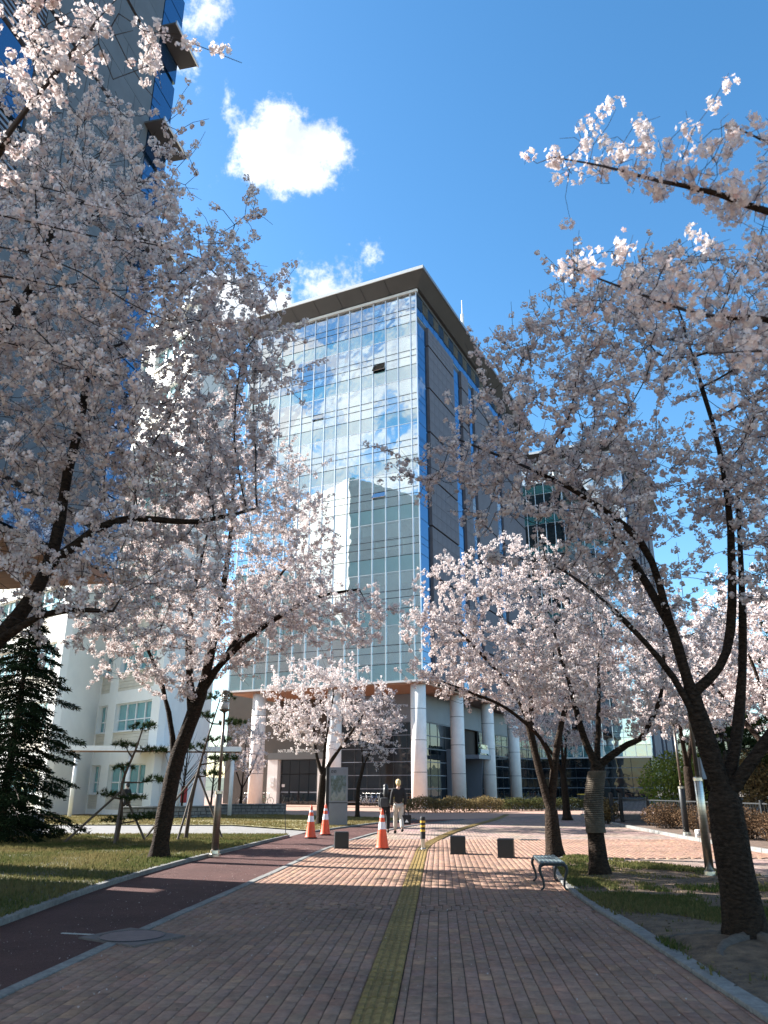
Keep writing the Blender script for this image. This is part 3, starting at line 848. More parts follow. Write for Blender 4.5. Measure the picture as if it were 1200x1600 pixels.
# ------------------------------------------------------------------ left tower: stone clad, overhanging
LT_LOC = (-6.35, 17.6, 0); LT_ROT = R(-12.0)
lt = thing('stone_tower', 'blue grey stone clad tower block with blue corner glazing and small sunshades', 'building', LT_LOC, LT_ROT)
LZ, LH, LY, LX = 6.25, 42.0, -9.0, -7.0
MB().box(LX, -0.12, LY, -0.05, LZ, LH).build('core_wall', M_inner, lt)
MB().box(LX - .1, LX + 0.02, LY - .05, 0.0, LZ, LH).build('back_wall', M_stone_l, lt)
MB().box(LX, -0.13, LY - .06, LY + .05, LZ, LH).build('near_wall', M_stone_l, lt)
MB().box(LX, -0.13, -0.04, 0.06, LZ, LH).build('far_wall', M_stone_l, lt)
for i in range(18):
    y = LY + i * (0 - LY) / 18
    MB().box(LX, 0.0, y + .01, y + (0 - LY) / 18, LZ - 0.15, LZ - 0.03 + (.004 if i % 2 else 0)).build('soffit_board', M_wood, lt)
MB().box(LX - .15, 0.1, LY - .1, 0.1, LH, LH + .5).build('roof', M_soffit, lt)
GY = -1.12; WY = -5.4
LJ, LS = 7.1, 3.61
for k in range(10):
    z0 = LZ + 0.02 if k == 0 else LJ + LS * (k - 1) + 0.07
    z1 = LJ + LS * k - 0.07
    if z1 > LH: z1 = LH
    if k == 0:
        MB().box(-0.1, 0.03, LY, 0.0, z0, z1).build('base_band', M_bl, lt); continue
    nrow = 3
    for j in range(nrow):
        h = (z1 - z0) / nrow
        brk = [WY, -3.85, -2.5, GY] if (j + k) % 2 else [WY, -4.4, -3.05, -1.9, GY]
        for a, b in zip(brk, brk[1:]):
            MB().box(-0.11, random.uniform(0.028, 0.034), a + .008, b - .008, z0 + j * h + .008, z0 + (j + 1) * h - .008).build('stone_slab', M_stone_l, lt)
    # corner glazing
    for j in range(4):
        h = (z1 - z0) / 4
        MB().box(-0.1, 0.02, GY + .05, -0.02, z0 + j * h + .02, z0 + (j + 1) * h - .02).build('corner_pane', M_bl, lt)
    # near window bay with louvres
    MB().box(-0.11, 0.0, LY, WY - .05, z0 + .02, z1 - 1.7).build('bay_pane', M_bl, lt)
    for j in range(11):
        MB().box(-0.1, 0.06, LY, WY - .05, z1 - 1.62 + j * .145, z1 - 1.62 + j * .145 + .07).build('louvre', M_greyfascia, lt)
    if k > 1:
        sh = MB().box(0.03, 0.64, GY - .2, 0.12, LJ + LS * k + 0.84, LJ + LS * k + 0.9).build('sunshade', M_soffit, lt)
        MB().box(0.62, 0.66, GY - .22, 0.14, LJ + LS * k + .81, LJ + LS * k + .93).build('sunshade_edge', M_mull, sh)
for x, y in ((-3.6, -0.8), (-3.9, -7.0), (-6.4, -0.8), (-6.4, -7.0)):
    MB().lathe([(0.45, 0), (0.45, LZ - .15)], 20, (x, y, 0)).build('column', M_concrete, lt, smooth=True)
MB().box(-6.8, -4.3, -5.8, -2.0, 0, LZ - .15).build('stair_core', M_tan, lt)

# ------------------------------------------------------------------ white office block on the left
M_rend = mat('white_render', (0.80, 0.78, 0.73), 0.8, 0.05, 0.8, bump=0.05, bscale=20)
M_slat = mat('cream_siding', (0.62, 0.56, 0.46), 0.7, 0.08, 2)
M_frame = mat('window_frame_white', (0.78, 0.78, 0.76), 0.4, 0.03, 2)
M_wgl = glass_mat('window_glass_green', None, 0.22, base=(0.10, 0.32, 0.33))
def office(label, p0, ang_left, width, depth_pts, height, floors, fh, win, seed):
    """white rendered block: lit front with deep window openings, plain flank; local x runs from the right corner to the left"""
    rnd = random.Random(seed)
    th = R(ang_left)
    rz = math.atan2(math.cos(th), -math.sin(th))
    root = thing('white_office_block', label, 'building', (p0[0], p0[1], 0), rz)
    # footprint in local coordinates: front along +x at y=0, interior towards -y (front faces +y)
    inv = Matrix.Rotation(-rz, 2)
    back = [tuple(inv @ Vector((q[0] - p0[0], q[1] - p0[1]))) for q in depth_pts]
    # inner mass set behind the openings
    b0, b1 = Vector(back[0]), Vector(back[1])
    def lerp_in(y, a, b): return a + (b - a)
    MB().prism([(0.0, -0.45), (width, -0.45), tuple(b1), tuple(b0)][::-1], 0, height).build('flank_wall', M_rend, root)
    x0s = [w[0] for w in win]; x1s = [w[1] for w in win]
    # piers between openings (full height), spandrels between storeys
    xs = [0.0]
    for a, b in win: xs += [a, b]
    xs.append(width)
    for i in range(0, len(xs), 2):
        MB().box(xs[i], xs[i + 1], -0.46, 0.0, 0, height).build('front_pier', M_rend, root)
    for a, b in win:
        for k in range(floors):
            zb = k * fh
            zs, zh = zb + 1.15, zb + fh - 0.75
            MB().box(a, b, -0.46, -0.02, zh, zb + fh if k < floors - 1 else height).build('lintel', M_rend, root)
            if k == 0: MB().box(a, b, -0.46, -.06, 0, 0.3).build('plinth', M_rend, root)
            for j in range(6):                                  # horizontal siding boards below the sill
                z = zb + (0.3 if k == 0 else 0) + j * (zs - zb - (0.3 if k == 0 else 0)) / 6
                MB().box(a, b, -0.46, -0.05 + 0.012 * (j % 2), z, z + (zs - zb - (.3 if k == 0 else 0)) / 6 - .015).build('siding_board', M_slat, root)
            wf = MB().box(a, b, -0.3, -0.22, zs, zs + .07).box(a, b, -0.3, -.22, zh - .07, zh).box(a, b, -.3, -.22, zs + .62, zs + .68)
            nb = max(2, round((b - a) / 1.0))
            for i in range(nb + 1):
                x = a + (b - a) * i / nb
                wf.box(max(a, x - .04), min(b, x + .04), -0.305, -0.215, zs, zh)
            w_ = MB().box(a, b, -0.34, -.31, zs, zh).build('window', M_wgl, root)
            wf.build('window_frame', M_frame, w_)
            MB().box(a - .02, b + .02, -0.3, 0.06, zs - .06, zs).build('sill', M_frame, w_)
    MB().box(-0.3, width + .3, -0.7, 0.35, height, height + .35).build('roof_edge', M_rend, root)
    return root
office('tall white rendered office block with deep windows behind the left blossom', (-12.8, 45.0), 46, 9.0, [(-12.7, 58.0), (-24.0, 58.0)], 33.0, 9, 3.55, [(0.9, 5.2), (6.2, 7.4)], 1)
office('lower white wing with window bands glimpsed under the stone tower', (-19.2, 46.0), 50, 16.0, [(-17.5, 54.0), (-28.0, 66.0)], 24.0, 6, 3.55, [(0.8, 4.6), (5.6, 9.6), (10.6, 14.6)], 2)
# ================================================================== cherry trees
M_bark = mat('cherry_bark', (0.009, 0.0062, 0.0046), 0.9, 0.5, 16, bump=1.0, bscale=15, stretch=(1, 1, 2.2), color2=(0.05, 0.034, 0.024), ior=1.2)
M_twig = mat('twig_bark', (0.022, 0.015, 0.013), 0.85, 0.3, 6)
M_petal = leaf_mat('cherry_petals', (0.735, 0.67, 0.645), (0.64, 0.47, 0.44), 0.32)

def norm_rows(a): return a / np.maximum(np.linalg.norm(a, axis=1, keepdims=True), 1e-9)

def colonise(limbs, attract, step, kill, rng, iters=140, up=0.0):
    """space colonisation: limbs (polylines with radii) grow towards the attraction points"""
    pos = []; par = []; minr = []
    for pts, r0, r1, attach in limbs:
        pts = smooth_line(pts, 4)
        n = len(pts)
        if attach is None: prev = -1
        else:
            prev = int(np.argmin(np.linalg.norm(np.array(pos) - np.array(pts[0]), axis=1)))
        for i, p in enumerate(pts):
            if i == 0 and attach is not None: continue
            pos.append(np.array(p, float)); par.append(prev); minr.append(r0 + (r1 - r0) * i / (n - 1)); prev = len(pos) - 1
    P = np.array(pos); A = np.array(attract, float)
    D = np.linalg.norm(A[:, None] - P[None], axis=2)
    near = D.argmin(1); dist = D.min(1)
    seen = set()
    for it in range(iters):
        alive = dist > kill
        A = A[alive]; near = near[alive]; dist = dist[alive]
        if len(A) == 0: break
        d = norm_rows(A - P[near])
        acc = np.zeros((len(P), 3)); np.add.at(acc, near, d)
        cnt = np.bincount(near, minlength=len(P))
        src = np.nonzero(cnt)[0]
        dirs = norm_rows(acc[src] + rng.normal(0, 0.22, (len(src), 3)) * cnt[src, None] ** 0.5 + np.array([0, 0, up]))
        new = P[src] + dirs * step
        ok = []
        for i, (s, q) in enumerate(zip(src, new)):
            key = tuple(np.round(q / (step * 0.3)).astype(int))
            if key in seen: continue
            seen.add(key); ok.append(i)
        if not ok: break
        new = new[ok]; ps = src[ok]
        base = len(P)
        P = np.vstack([P, new]); par.extend(int(x) for x in ps); minr.extend([0.0] * len(new))
        D = np.linalg.norm(A[:, None] - new[None], axis=2)
        j = D.argmin(1); dm = D.min(1)
        better = dm < dist
        near = np.where(better, base + j, near); dist = np.where(better, dm, dist)
    return P, np.array(par), np.array(minr)

def tree_mesh(name, label, loc, limbs, blobs, n_attr, seed, flowers, lod, group=None, step=0.28, kill=0.42, fsize=0.019,
              reject=None, twig_len=(0.12, 0.42), r_tip=0.0045, thin=0.028, per_cluster=8, cluster_r=0.045, min_z=0.0, sides=9, pinkness=0.15, twig_n=1.45, gap=-0.1, gap_s=0.75, along=1.0, tipc=0.25):
    rng = np.random.default_rng(seed)
    root = thing(name, label, 'tree', loc, 0, group)
    L = np.array(loc, float)
    A = []
    tot = sum(b[2] for b in blobs)
    for c, r, wgt in blobs:
        n = int(n_attr * wgt / tot)
        d = norm_rows(rng.normal(size=(n * 4, 3))) * (rng.uniform(0.12, 1, (n * 4, 1)) ** (1 / 2.4))
        q = np.array(c) + d * np.array(r)
        q = q[q[:, 2] > min_z]
        if reject: q = q[~reject(q)]
        q = q[np.array([mnoise.noise((v[0] * gap_s + seed, v[1] * gap_s, v[2] * gap_s * 1.6)) > gap for v in q])]
        A.append(q[:n])
    A = np.vstack(A)
    P, par, minr = colonise(limbs, A, step, kill, rng)
    n = len(P)
    kids = [[] for _ in range(n)]
    for i, p in enumerate(par):
        if p >= 0: kids[p].append(i)
    # pipe model radii
    area = np.zeros(n)
    order = np.argsort(-np.arange(n))
    for i in order:
        if not kids[i]: area[i] += r_tip ** 2.1
        if par[i] >= 0: area[par[i]] += area[i]
    rad = np.maximum(area ** (1 / 2.1) * 0.82, r_tip)
    rad = np.where(minr > 0, np.maximum(minr, rad * 0.5), rad)
    for i in range(n):                       # never thicker than the parent
        if par[i] >= 0: rad[i] = min(rad[i], rad[par[i]])
    # chains -> tubes
    thick = MB(); fine = MB()
    stack = [i for i in range(n) if par[i] < 0]
    starts = [(i, None) for i in stack]
    while starts:
        i, p = starts.pop()
        ch = ([p] if p is not None else []) + [i]
        rr = ([rad[i]] if p is not None else []) + [rad[i]]
        while kids[i]:
            ks = sorted(kids[i], key=lambda k: -rad[k])
            for k in ks[1:]: starts.append((k, i))
            i = ks[0]; ch.append(i); rr.append(rad[i])
        if len(ch) < 2: continue
        # split where it becomes thin
        cut = next((j for j, r in enumerate(rr) if r < thin), len(ch))
        pts = [tuple(P[c] - L) for c in ch]
        if cut >= 2: thick.tube(pts[:cut + 1], rr[:cut + 1], sides if rr[0] > 0.09 else 6)
        if len(ch) - max(cut - 1, 0) >= 2:
            a = max(cut - 1, 0)
            fine.tube(pts[a:], rr[a:], 3, cap=False)
    # trunk relief: flared foot and lumpy bark
    vv = np.array(thick.v)
    for i, v in enumerate(thick.v):
        nz_ = mnoise.noise((v[0] * 5 + seed, v[1] * 5, v[2] * 1.6)) * 0.03 + mnoise.noise((v[0] * 14, v[1] * 14 + seed, v[2] * 5)) * 0.014
        ax = None
        f = 1.0 + 0.5 * math.exp(-max(v[2], 0) / 0.13) * (1 + 0.5 * math.sin(3 * math.atan2(v[1], v[0]) + seed)) if v[2] < 0.7 and math.hypot(v[0], v[1]) < 0.6 else 1.0
        thick.v[i] = (v[0] * f + nz_, v[1] * f + nz_ * 0.7, v[2])
    # flowering spurs: clusters along every thin branch plus short side twigs
    C = []
    for i in range(n):
        if par[i] < 0 or rad[i] > 0.03: continue
        a, b = P[par[i]], P[i]
        tip = not kids[i]
        m = rng.poisson((1.5 if rad[i] < 0.014 else 0.7) * along)
        for _ in range(m):
            k = rng.random(); C.append(a + (b - a) * k + rng.normal(0, 0.014, 3))
        nt = rng.poisson(twig_n) + (1 if tip else 0)
        for _ in range(nt):
            d = (b - a) / max(np.linalg.norm(b - a), 1e-6)
            d = d * (0.9 if tip else 0.25) + rng.normal(0, 0.6, 3) + np.array([0, 0, 0.25]); d /= np.linalg.norm(d)
            ln = rng.uniform(*twig_len) * (1.7 if tip and rng.random() < 0.4 else 1.0); q = a + (b - a) * rng.random() if not tip else b
            mid = q + d * ln * 0.5 + rng.normal(0, 0.02, 3); end = q + d * ln + rng.normal(0, 0.03, 3)
            fine.tube([tuple(q - L), tuple(mid - L), tuple(end - L)], [r_tip, r_tip * 0.8, r_tip * 0.55], 3, cap=False)
            for s in np.arange(tipc, 1.01, 0.11 / ln if ln > 0.11 else 1):
                if rng.random() < 0.74: C.append(q + d * ln * s + rng.normal(0, 0.015, 3))
    C = np.array(C) - L
    nf = max(1, int(round(flowers / max(1, len(C)))))
    if nf > per_cluster: nf = per_cluster
    if len(C) * nf > flowers * 1.3: C = C[rng.permutation(len(C))[:int(flowers * 1.3 / nf)]]
    N = len(C) * nf
    size_c = rng.uniform(0.55, 1.25, (len(C), 1))
    dirs = norm_rows(rng.normal(size=(N, 3)) + np.array([0, 0, -0.1]))
    rr = np.repeat(size_c, nf, 0) * cluster_r * rng.uniform(0.6, 1.15, (N, 1))
    cen = np.repeat(C, nf, 0) + dirs * rr
    nrm = norm_rows(dirs + rng.normal(0, 0.35, (N, 3)))
    u = norm_rows(np.cross(nrm, rng.normal(size=(N, 3)))); w = np.cross(nrm, u)
    s = fsize * rng.uniform(0.75, 1.2, (N, 1))
    tint = np.clip(rng.normal(pinkness, 0.14, N) + 0.9 * (rng.random(N) < 0.04) + np.repeat(rng.normal(0, .08, len(C)), nf), 0, 1)
    if lod == 2:
        V = np.zeros((N, 11, 3)); V[:, 0] = cen - nrm * s * 0.3
        for k in range(5):
            a0 = 2 * math.pi * k / 5
            for j, da in enumerate((-0.5, 0.5)):
                V[:, 1 + k * 2 + j] = cen + (u * math.cos(a0 + da) + w * math.sin(a0 + da)) * s + nrm * s * 0.18
        me = np_mesh('blossom', V.reshape(-1, 3), 11, [(0, 1 + 2 * k, 2 + 2 * k) for k in range(5)], tint)
    elif lod == 0:
        V = np.zeros((N, 16, 3)); V[:, 0] = cen - nrm * s * 0.25
        for k in range(5):
            a0 = 2 * math.pi * k / 5
            for j, (da, rl, hh) in enumerate(((-0.52, 0.72, 0.12), (0, 1.0, 0.22), (0.52, 0.72, 0.12))):
                V[:, 1 + k * 3 + j] = cen + (u * math.cos(a0 + da) + w * math.sin(a0 + da)) * s * rl + nrm * s * hh
        faces = [(0, 1 + 3 * k, 2 + 3 * k, 3 + 3 * k) for k in range(5)]
        me = np_mesh('blossom', V.reshape(-1, 3), 16, faces, tint)
    else:
        V = np.zeros((N, 5, 3))
        for k in range(5):
            a0 = 2 * math.pi * k / 5
            V[:, k] = cen + (u * math.cos(a0) + w * math.sin(a0)) * s + nrm * s * (0.25 if k % 2 else -0.15)
        me = np_mesh('blossom', V.reshape(-1, 3), 5, [(0, 1, 2, 3, 4)], tint)
    me.materials.append(M_petal)
    thick.build('trunk', M_bark, root, smooth=True)
    tag(fine.build('twigs', M_twig, root, smooth=True), kind='stuff')
    tag(link('blossom', me, root), kind='stuff')
    print(name, label[:30], 'nodes', n, 'clusters', len(C), 'flowers', N, 'nf', nf)
    return root

ltn = np.array([math.cos(R(-12)), math.sin(R(-12))])               # keep crowns out of the stone tower
def off_tower(q):
    d = (q[:, :2] - np.array([-6.35, 17.6]))
    lx = d @ ltn; ly = d @ np.array([-ltn[1], ltn[0]])
    return (lx < 0.6) & (ly < 0.7) & (ly > -9.6) & (q[:, 2] > 5.6)

# near left tree, its stem just outside the frame
tree_mesh('cherry_tree', 'big blossoming cherry tree in shade whose crown hides the stone tower', (-5.9, 8.6, 0),
    [([(-5.9, 8.6, 0), (-5.75, 8.6, 0.9), (-5.3, 8.55, 1.9)], 0.24, 0.19, None),
     ([(-5.3, 8.55, 1.9), (-4.3, 8.5, 3.1), (-3.85, 8.5, 3.95), (-3.82, 8.6, 5.2), (-3.7, 8.5, 6.8)], 0.12, 0.035, 1),
     ([(-3.85, 8.5, 3.95), (-3.2, 8.6, 4.55), (-2.3, 8.9, 4.65), (-1.6, 9.1, 4.9)], 0.055, 0.02, 1),
     ([(-5.3, 8.55, 1.9), (-4.4, 8.3, 2.85), (-3.6, 8.0, 3.3), (-2.8, 7.8, 3.3)], 0.07, 0.02, 1),
     ([(-5.3, 8.55, 1.9), (-5.5, 8.4, 3.6), (-5.0, 8.1, 5.6), (-4.2, 7.8, 7.4)], 0.14, 0.035, 1),
     ([(-5.0, 8.1, 5.6), (-4.2, 6.6, 6.2), (-3.4, 5.2, 6.5), (-2.2, 4.2, 6.9)], 0.06, 0.016, 1),
     ([(-5.5, 8.4, 3.6), (-6.3, 7.6, 5.4), (-6.5, 6.8, 7.2)], 0.10, 0.03, 1)],
    [((-4.6, 8.7, 7.4), (3.3, 2.4, 3.3), 1.0), ((-3.0, 8.2, 6.4), (2.0, 2.4, 1.9), 0.4), ((-2.35, 4.2, 6.8), (0.75, 0.5, 0.5), 0.07), ((-4.2, 8.6, 4.4), (2.6, 2.0, 1.4), 0.2)],
    3900, 21, 215000, 1, step=0.24, kill=0.28, reject=off_tower, pinkness=0.14, per_cluster=20, cluster_r=0.05, fsize=0.0172, gap=-0.2)
# left tree on the lawn
tree_mesh('cherry_tree', 'dark leaning cherry tree on the left lawn beside the lamp post', (-5.15, 19.1, 0),
    [([(-5.15, 19.1, -0.05), (-5.08, 19.1, 0.9), (-4.95, 19.1, 2.0), (-4.62, 19.1, 3.2), (-4.45, 19.1, 3.75)], 0.205, 0.15, None),
     ([(-4.95, 19.1, 2.0), (-5.15, 19.2, 3.0), (-5.6, 19.3, 4.2), (-6.2, 19.0, 5.4)], 0.085, 0.03, 1),
     ([(-4.62, 19.1, 3.2), (-4.85, 19.3, 4.4), (-5.0, 19.6, 6.0), (-4.8, 19.8, 8.0)], 0.12, 0.03, 1),
     ([(-4.45, 19.1, 3.75), (-3.9, 18.9, 4.5), (-2.9, 18.6, 5.3), (-1.7, 18.3, 5.9), (-0.6, 18.2, 6.1)], 0.11, 0.025, 1),
     ([(-4.45, 19.1, 3.75), (-4.1, 18.6, 5.2), (-3.8, 18.0, 7.0), (-3.7, 17.6, 8.8)], 0.12, 0.03, 1),
     ([(-3.9, 18.9, 4.5), (-3.4, 20.0, 6.0), (-2.6, 20.8, 7.6)], 0.08, 0.025, 1)],
    [((-4.2, 18.8, 7.3), (3.2, 3.4, 3.3), 1.0), ((-1.6, 18.2, 5.5), (1.9, 2.0, 1.0), 0.2), ((-5.0, 18.2, 5.2), (2.6, 2.4, 1.6), 0.4), ((-6.2, 18.0, 7.0), (1.6, 1.8, 2.4), 0.2), ((-4.8, 18.8, 10.2), (1.9, 2.2, 1.5), 0.12)],
    4200, 33, 200000, 1, step=0.26, kill=0.32, fsize=0.0195, reject=off_tower, cluster_r=0.06, per_cluster=19, pinkness=0.14)
# right near tree
R1 = tree_mesh('cherry_tree', 'thick trunked cherry tree with exposed roots at the lawn edge', (3.81, 9.16, 0),
    [([(3.84, 9.16, -0.05), (3.82, 9.16, 0.6), (3.8, 9.16, 1.45)], 0.215, 0.185, None),
     ([(3.8, 9.16, 1.45), (3.66, 9.16, 2.2), (3.60, 9.16, 2.6)], 0.12, 0.10, 1),
     ([(3.60, 9.16, 2.6), (3.45, 9.16, 3.4), (3.18, 9.1, 4.45), (2.3, 9.0, 5.15), (0.95, 8.9, 5.75)], 0.07, 0.016, 1),
     ([(3.60, 9.16, 2.6), (4.05, 9.1, 3.1), (4.25, 9.0, 4.3), (4.25, 8.9, 5.6), (4.0, 8.8, 7.2)], 0.068, 0.02, 1),
     ([(3.8, 9.16, 1.45), (4.15, 9.3, 2.3), (4.45, 9.4, 3.6), (4.7, 9.5, 5.4)], 0.09, 0.025, 1),
     ([(3.8, 9.16, 1.45), (4.5, 9.0, 2.3), (5.3, 8.7, 3.4), (5.9, 8.4, 4.8)], 0.085, 0.025, 1),
     ([(3.45, 9.16, 3.4), (3.1, 9.6, 4.6), (2.7, 10.2, 5.8)], 0.06, 0.02, 1),
     ([(3.66, 9.16, 2.2), (3.2, 9.0, 3.0), (2.5, 8.8, 3.7), (1.9, 8.7, 4.1)], 0.045, 0.015, 1)],
    [((3.9, 9.0, 6.2), (2.7, 2.4, 2.1), 1.0), ((1.6, 8.9, 5.7), (1.55, 1.4, 0.75), 0.28), ((2.6, 9.2, 4.6), (1.5, 1.5, 0.9), 0.16), ((5.0, 8.8, 4.4), (1.6, 1.6, 1.4), 0.2)],
    3000, 44, 150000, 1, step=0.22, kill=0.27, pinkness=0.14, per_cluster=20, cluster_r=0.05, fsize=0.0172)
# tree behind the camera's right whose long sprays hang into view
tree_mesh('cherry_tree', 'sunlit blossom sprays of a cherry tree reaching in over the path', (4.34, 3.22, 0),
    [([(4.34, 3.22, -0.05), (4.30, 3.22, 1.32), (4.20, 3.29, 2.16)], 0.22, 0.17, None),
     ([(4.20, 3.29, 2.16), (3.78, 3.43, 3.07), (3.32, 3.57, 3.70)], 0.09, 0.045, 1),
     ([(3.32, 3.57, 3.70), (2.94, 3.64, 4.33), (2.62, 3.67, 4.68), (2.24, 3.64, 4.76), (1.92, 3.64, 4.91), (1.61, 3.57, 4.92), (1.29, 3.57, 5.03), (0.98, 3.50, 5.03)], 0.034, 0.004, 1),
     ([(3.32, 3.57, 3.70), (2.94, 3.78, 3.94), (2.59, 3.81, 3.98), (2.17, 3.78, 4.13), (1.82, 3.74, 4.12), (1.40, 3.71, 4.27), (0.98, 3.60, 4.37)], 0.03, 0.004, 1),
     ([(2.94, 3.78, 3.94), (2.52, 3.71, 3.78), (2.17, 3.67, 3.84), (1.75, 3.64, 3.81)], 0.018, 0.004, 1),
     ([(2.62, 3.67, 4.68), (2.38, 3.57, 5.10), (2.03, 3.50, 5.28)], 0.015, 0.004, 1),
     ([(4.20, 3.29, 2.16), (4.62, 3.08, 3.56), (4.62, 2.80, 4.96)], 0.12, 0.04, 1)],
    [((1.54, 3.53, 5.03), (0.77, 0.28, 0.18), 0.7), ((2.38, 3.57, 4.89), (0.56, 0.42, 0.35), 0.8), ((1.47, 3.64, 4.26), (0.63, 0.28, 0.15), 0.55), ((2.38, 3.71, 4.12), (0.63, 0.35, 0.28), 0.6), ((2.10, 3.64, 3.80), (0.49, 0.28, 0.14), 0.4), ((4.41, 2.94, 4.68), (1.12, 1.12, 0.84), 0.8)],
    640, 55, 24000, 0, step=0.10, kill=0.14, twig_len=(0.07, 0.2), r_tip=0.0022, per_cluster=16, cluster_r=0.052, fsize=0.0185, pinkness=0.1, gap=-0.5, thin=0.014, twig_n=0.9, along=0.3, tipc=0.6)
# straw-wrapped tree and its twin-stemmed neighbour on the right lawn
tree_mesh('cherry_tree', 'cherry tree with straw rope wound round its leaning trunk', (3.98, 15.6, 0),
    [([(3.98, 15.6, -0.05), (3.97, 15.6, 0.7), (3.98, 15.6, 1.3), (4.12, 15.6, 1.95)], 0.17, 0.135, None),
     ([(4.12, 15.6, 1.95), (3.9, 15.6, 2.5), (3.72, 15.5, 3.3), (3.4, 15.3, 4.5)], 0.09, 0.025, 1),
     ([(4.12, 15.6, 1.95), (4.6, 15.5, 2.3), (5.0, 15.3, 2.55), (5.4, 15.2, 3.4), (5.5, 15, 4.6)], 0.085, 0.025, 1),
     ([(4.12, 15.6, 1.95), (4.3, 15.9, 2.9), (4.5, 16.2, 4.2)], 0.07, 0.025, 1)],
    [((4.6, 15.5, 4.2), (2.5, 2.2, 1.5), 1.0), ((5.4, 15.2, 3.3), (1.5, 1.4, 0.8), 0.2), ((3.3, 15.4, 3.9), (1.2, 1.2, 0.8), .15)],
    1300, 66, 80000, 1, step=0.24, kill=0.3, fsize=0.0195, cluster_r=0.055, per_cluster=18, pinkness=0.1)
tree_mesh('cherry_tree', 'twin stemmed cherry tree standing beside the backless bench', (4.14, 20.3, 0),
    [([(4.14, 20.3, -0.05), (4.12, 20.3, 0.6), (4.12, 20.3, 1.0)], 0.19, 0.17, None),
     ([(4.12, 20.3, 1.0), (3.95, 20.3, 1.7), (3.72, 20.3, 2.9), (3.55, 20.2, 3.5), (2.9, 20.0, 4.4), (1.9, 19.7, 5.4)], 0.12, 0.03, 1),
     ([(4.12, 20.3, 1.0), (4.25, 20.3, 1.9), (4.5, 20.4, 2.9), (4.9, 20.5, 4.2), (5.0, 20.5, 5.6)], 0.12, 0.03, 1),
     ([(3.72, 20.3, 2.9), (3.9, 20.8, 4.0), (3.8, 21.3, 5.5)], 0.08, 0.03, 1),
     ([(4.25, 20.3, 1.9), (3.9, 19.9, 2.7), (3.0, 19.4, 3.4), (2.0, 19.2, 3.8), (1.2, 19.2, 4.1)], 0.06, 0.02, 1)],
    [((3.4, 20.2, 5.6), (3.0, 2.8, 2.3), 1.0), ((1.7, 19.5, 4.4), (1.3, 1.3, 1.0), 0.16), ((4.8, 20.4, 4.4), (2.0, 2, 1.4), 0.25)],
    2000, 77, 110000, 1, step=0.26, kill=0.33, fsize=0.020, cluster_r=0.06, per_cluster=18, pinkness=0.1)
# middle distance
M1 = tree_mesh('cherry_tree', 'rounded cherry tree in full bloom behind the map board', (-2.74, 35.5, 0),
    [([(-2.74, 35.5, -0.05), (-2.72, 35.5, 1.0), (-2.68, 35.5, 2.0)], 0.19, 0.15, None),
     ([(-2.68, 35.5, 2.0), (-3.0, 35.5, 3.0), (-3.2, 35.5, 4.6)], 0.10, 0.03, 1),
     ([(-2.68, 35.5, 2.0), (-2.2, 35.4, 2.8), (-1.4, 35.2, 3.9), (-0.8, 35.2, 4.8)], 0.10, 0.03, 1),
     ([(-2.68, 35.5, 2.0), (-2.6, 35.6, 3.4), (-2.3, 35.8, 5.6)], 0.09, 0.03, 1)],
    [((-2.6, 35.4, 5.1), (3.1, 2.5, 2.2), 1.0), ((-0.8, 35.3, 4.2), (1.8, 1.4, 1.2), 0.25), ((-4.0, 35.3, 4.3), (1.4, 1.4, 0.9), 0.15)],
    1500, 88, 60000, 1, step=0.3, kill=0.38, fsize=0.03, cluster_r=0.085, per_cluster=10, r_tip=0.006, gap=-0.02)
tree_mesh('cherry_tree', 'thin young cherry tree with sparse blossom before the glass hall', (-1.4, 43.0, 0),
    [([(-1.4, 43, -0.05), (-1.35, 43, 1.5), (-1.1, 43, 2.6)], 0.12, 0.09, None), ([(-1.1, 43, 2.6), (-0.6, 43, 3.6), (0.1, 43, 5.2)], 0.05, 0.02, 1), ([(-1.1, 43, 2.6), (-1.2, 43, 4.0), (-1.0, 43, 5.6)], 0.05, 0.02, 1)],
    [((-0.3, 43, 4.6), (1.7, 1.4, 1.9), 1.0)], 330, 91, 12000, 1, step=0.3, kill=0.4, fsize=0.03, cluster_r=0.08, per_cluster=8, r_tip=0.006)
M3 = tree_mesh('cherry_tree', 'small brilliant white sapling in flower in front of the end column', (-8.9, 50.0, 0),
    [([(-8.9, 50, -0.05), (-8.85, 50, 1.2)], 0.11, 0.09, None), ([(-8.85, 50, 1.2), (-9.3, 50, 2.3), (-9.7, 50, 3.6)], 0.05, 0.02, 1), ([(-8.85, 50, 1.2), (-8.3, 50, 2.4), (-7.8, 50, 3.8)], 0.05, 0.02, 1), ([(-8.85, 50, 1.2), (-8.8, 50, 3.0), (-8.7, 50, 5.0)], 0.05, 0.02, 1)],
    [((-8.8, 50, 3.6), (1.7, 1.4, 1.7), 1.0)], 420, 93, 20000, 1, step=0.28, kill=0.34, fsize=0.032, cluster_r=0.09, per_cluster=9, r_tip=0.006, pinkness=0.0)
M3.location = (-10.2, 58.3, 0); M3.scale = (1.16, 1.16, 1.16)
def tree_copy(src, loc, rz, sc, label):
    c = copy_tree(src); c.location = loc; c.rotation_euler = (0, 0, rz); c.scale = (sc, sc, sc); c['label'] = label; return c
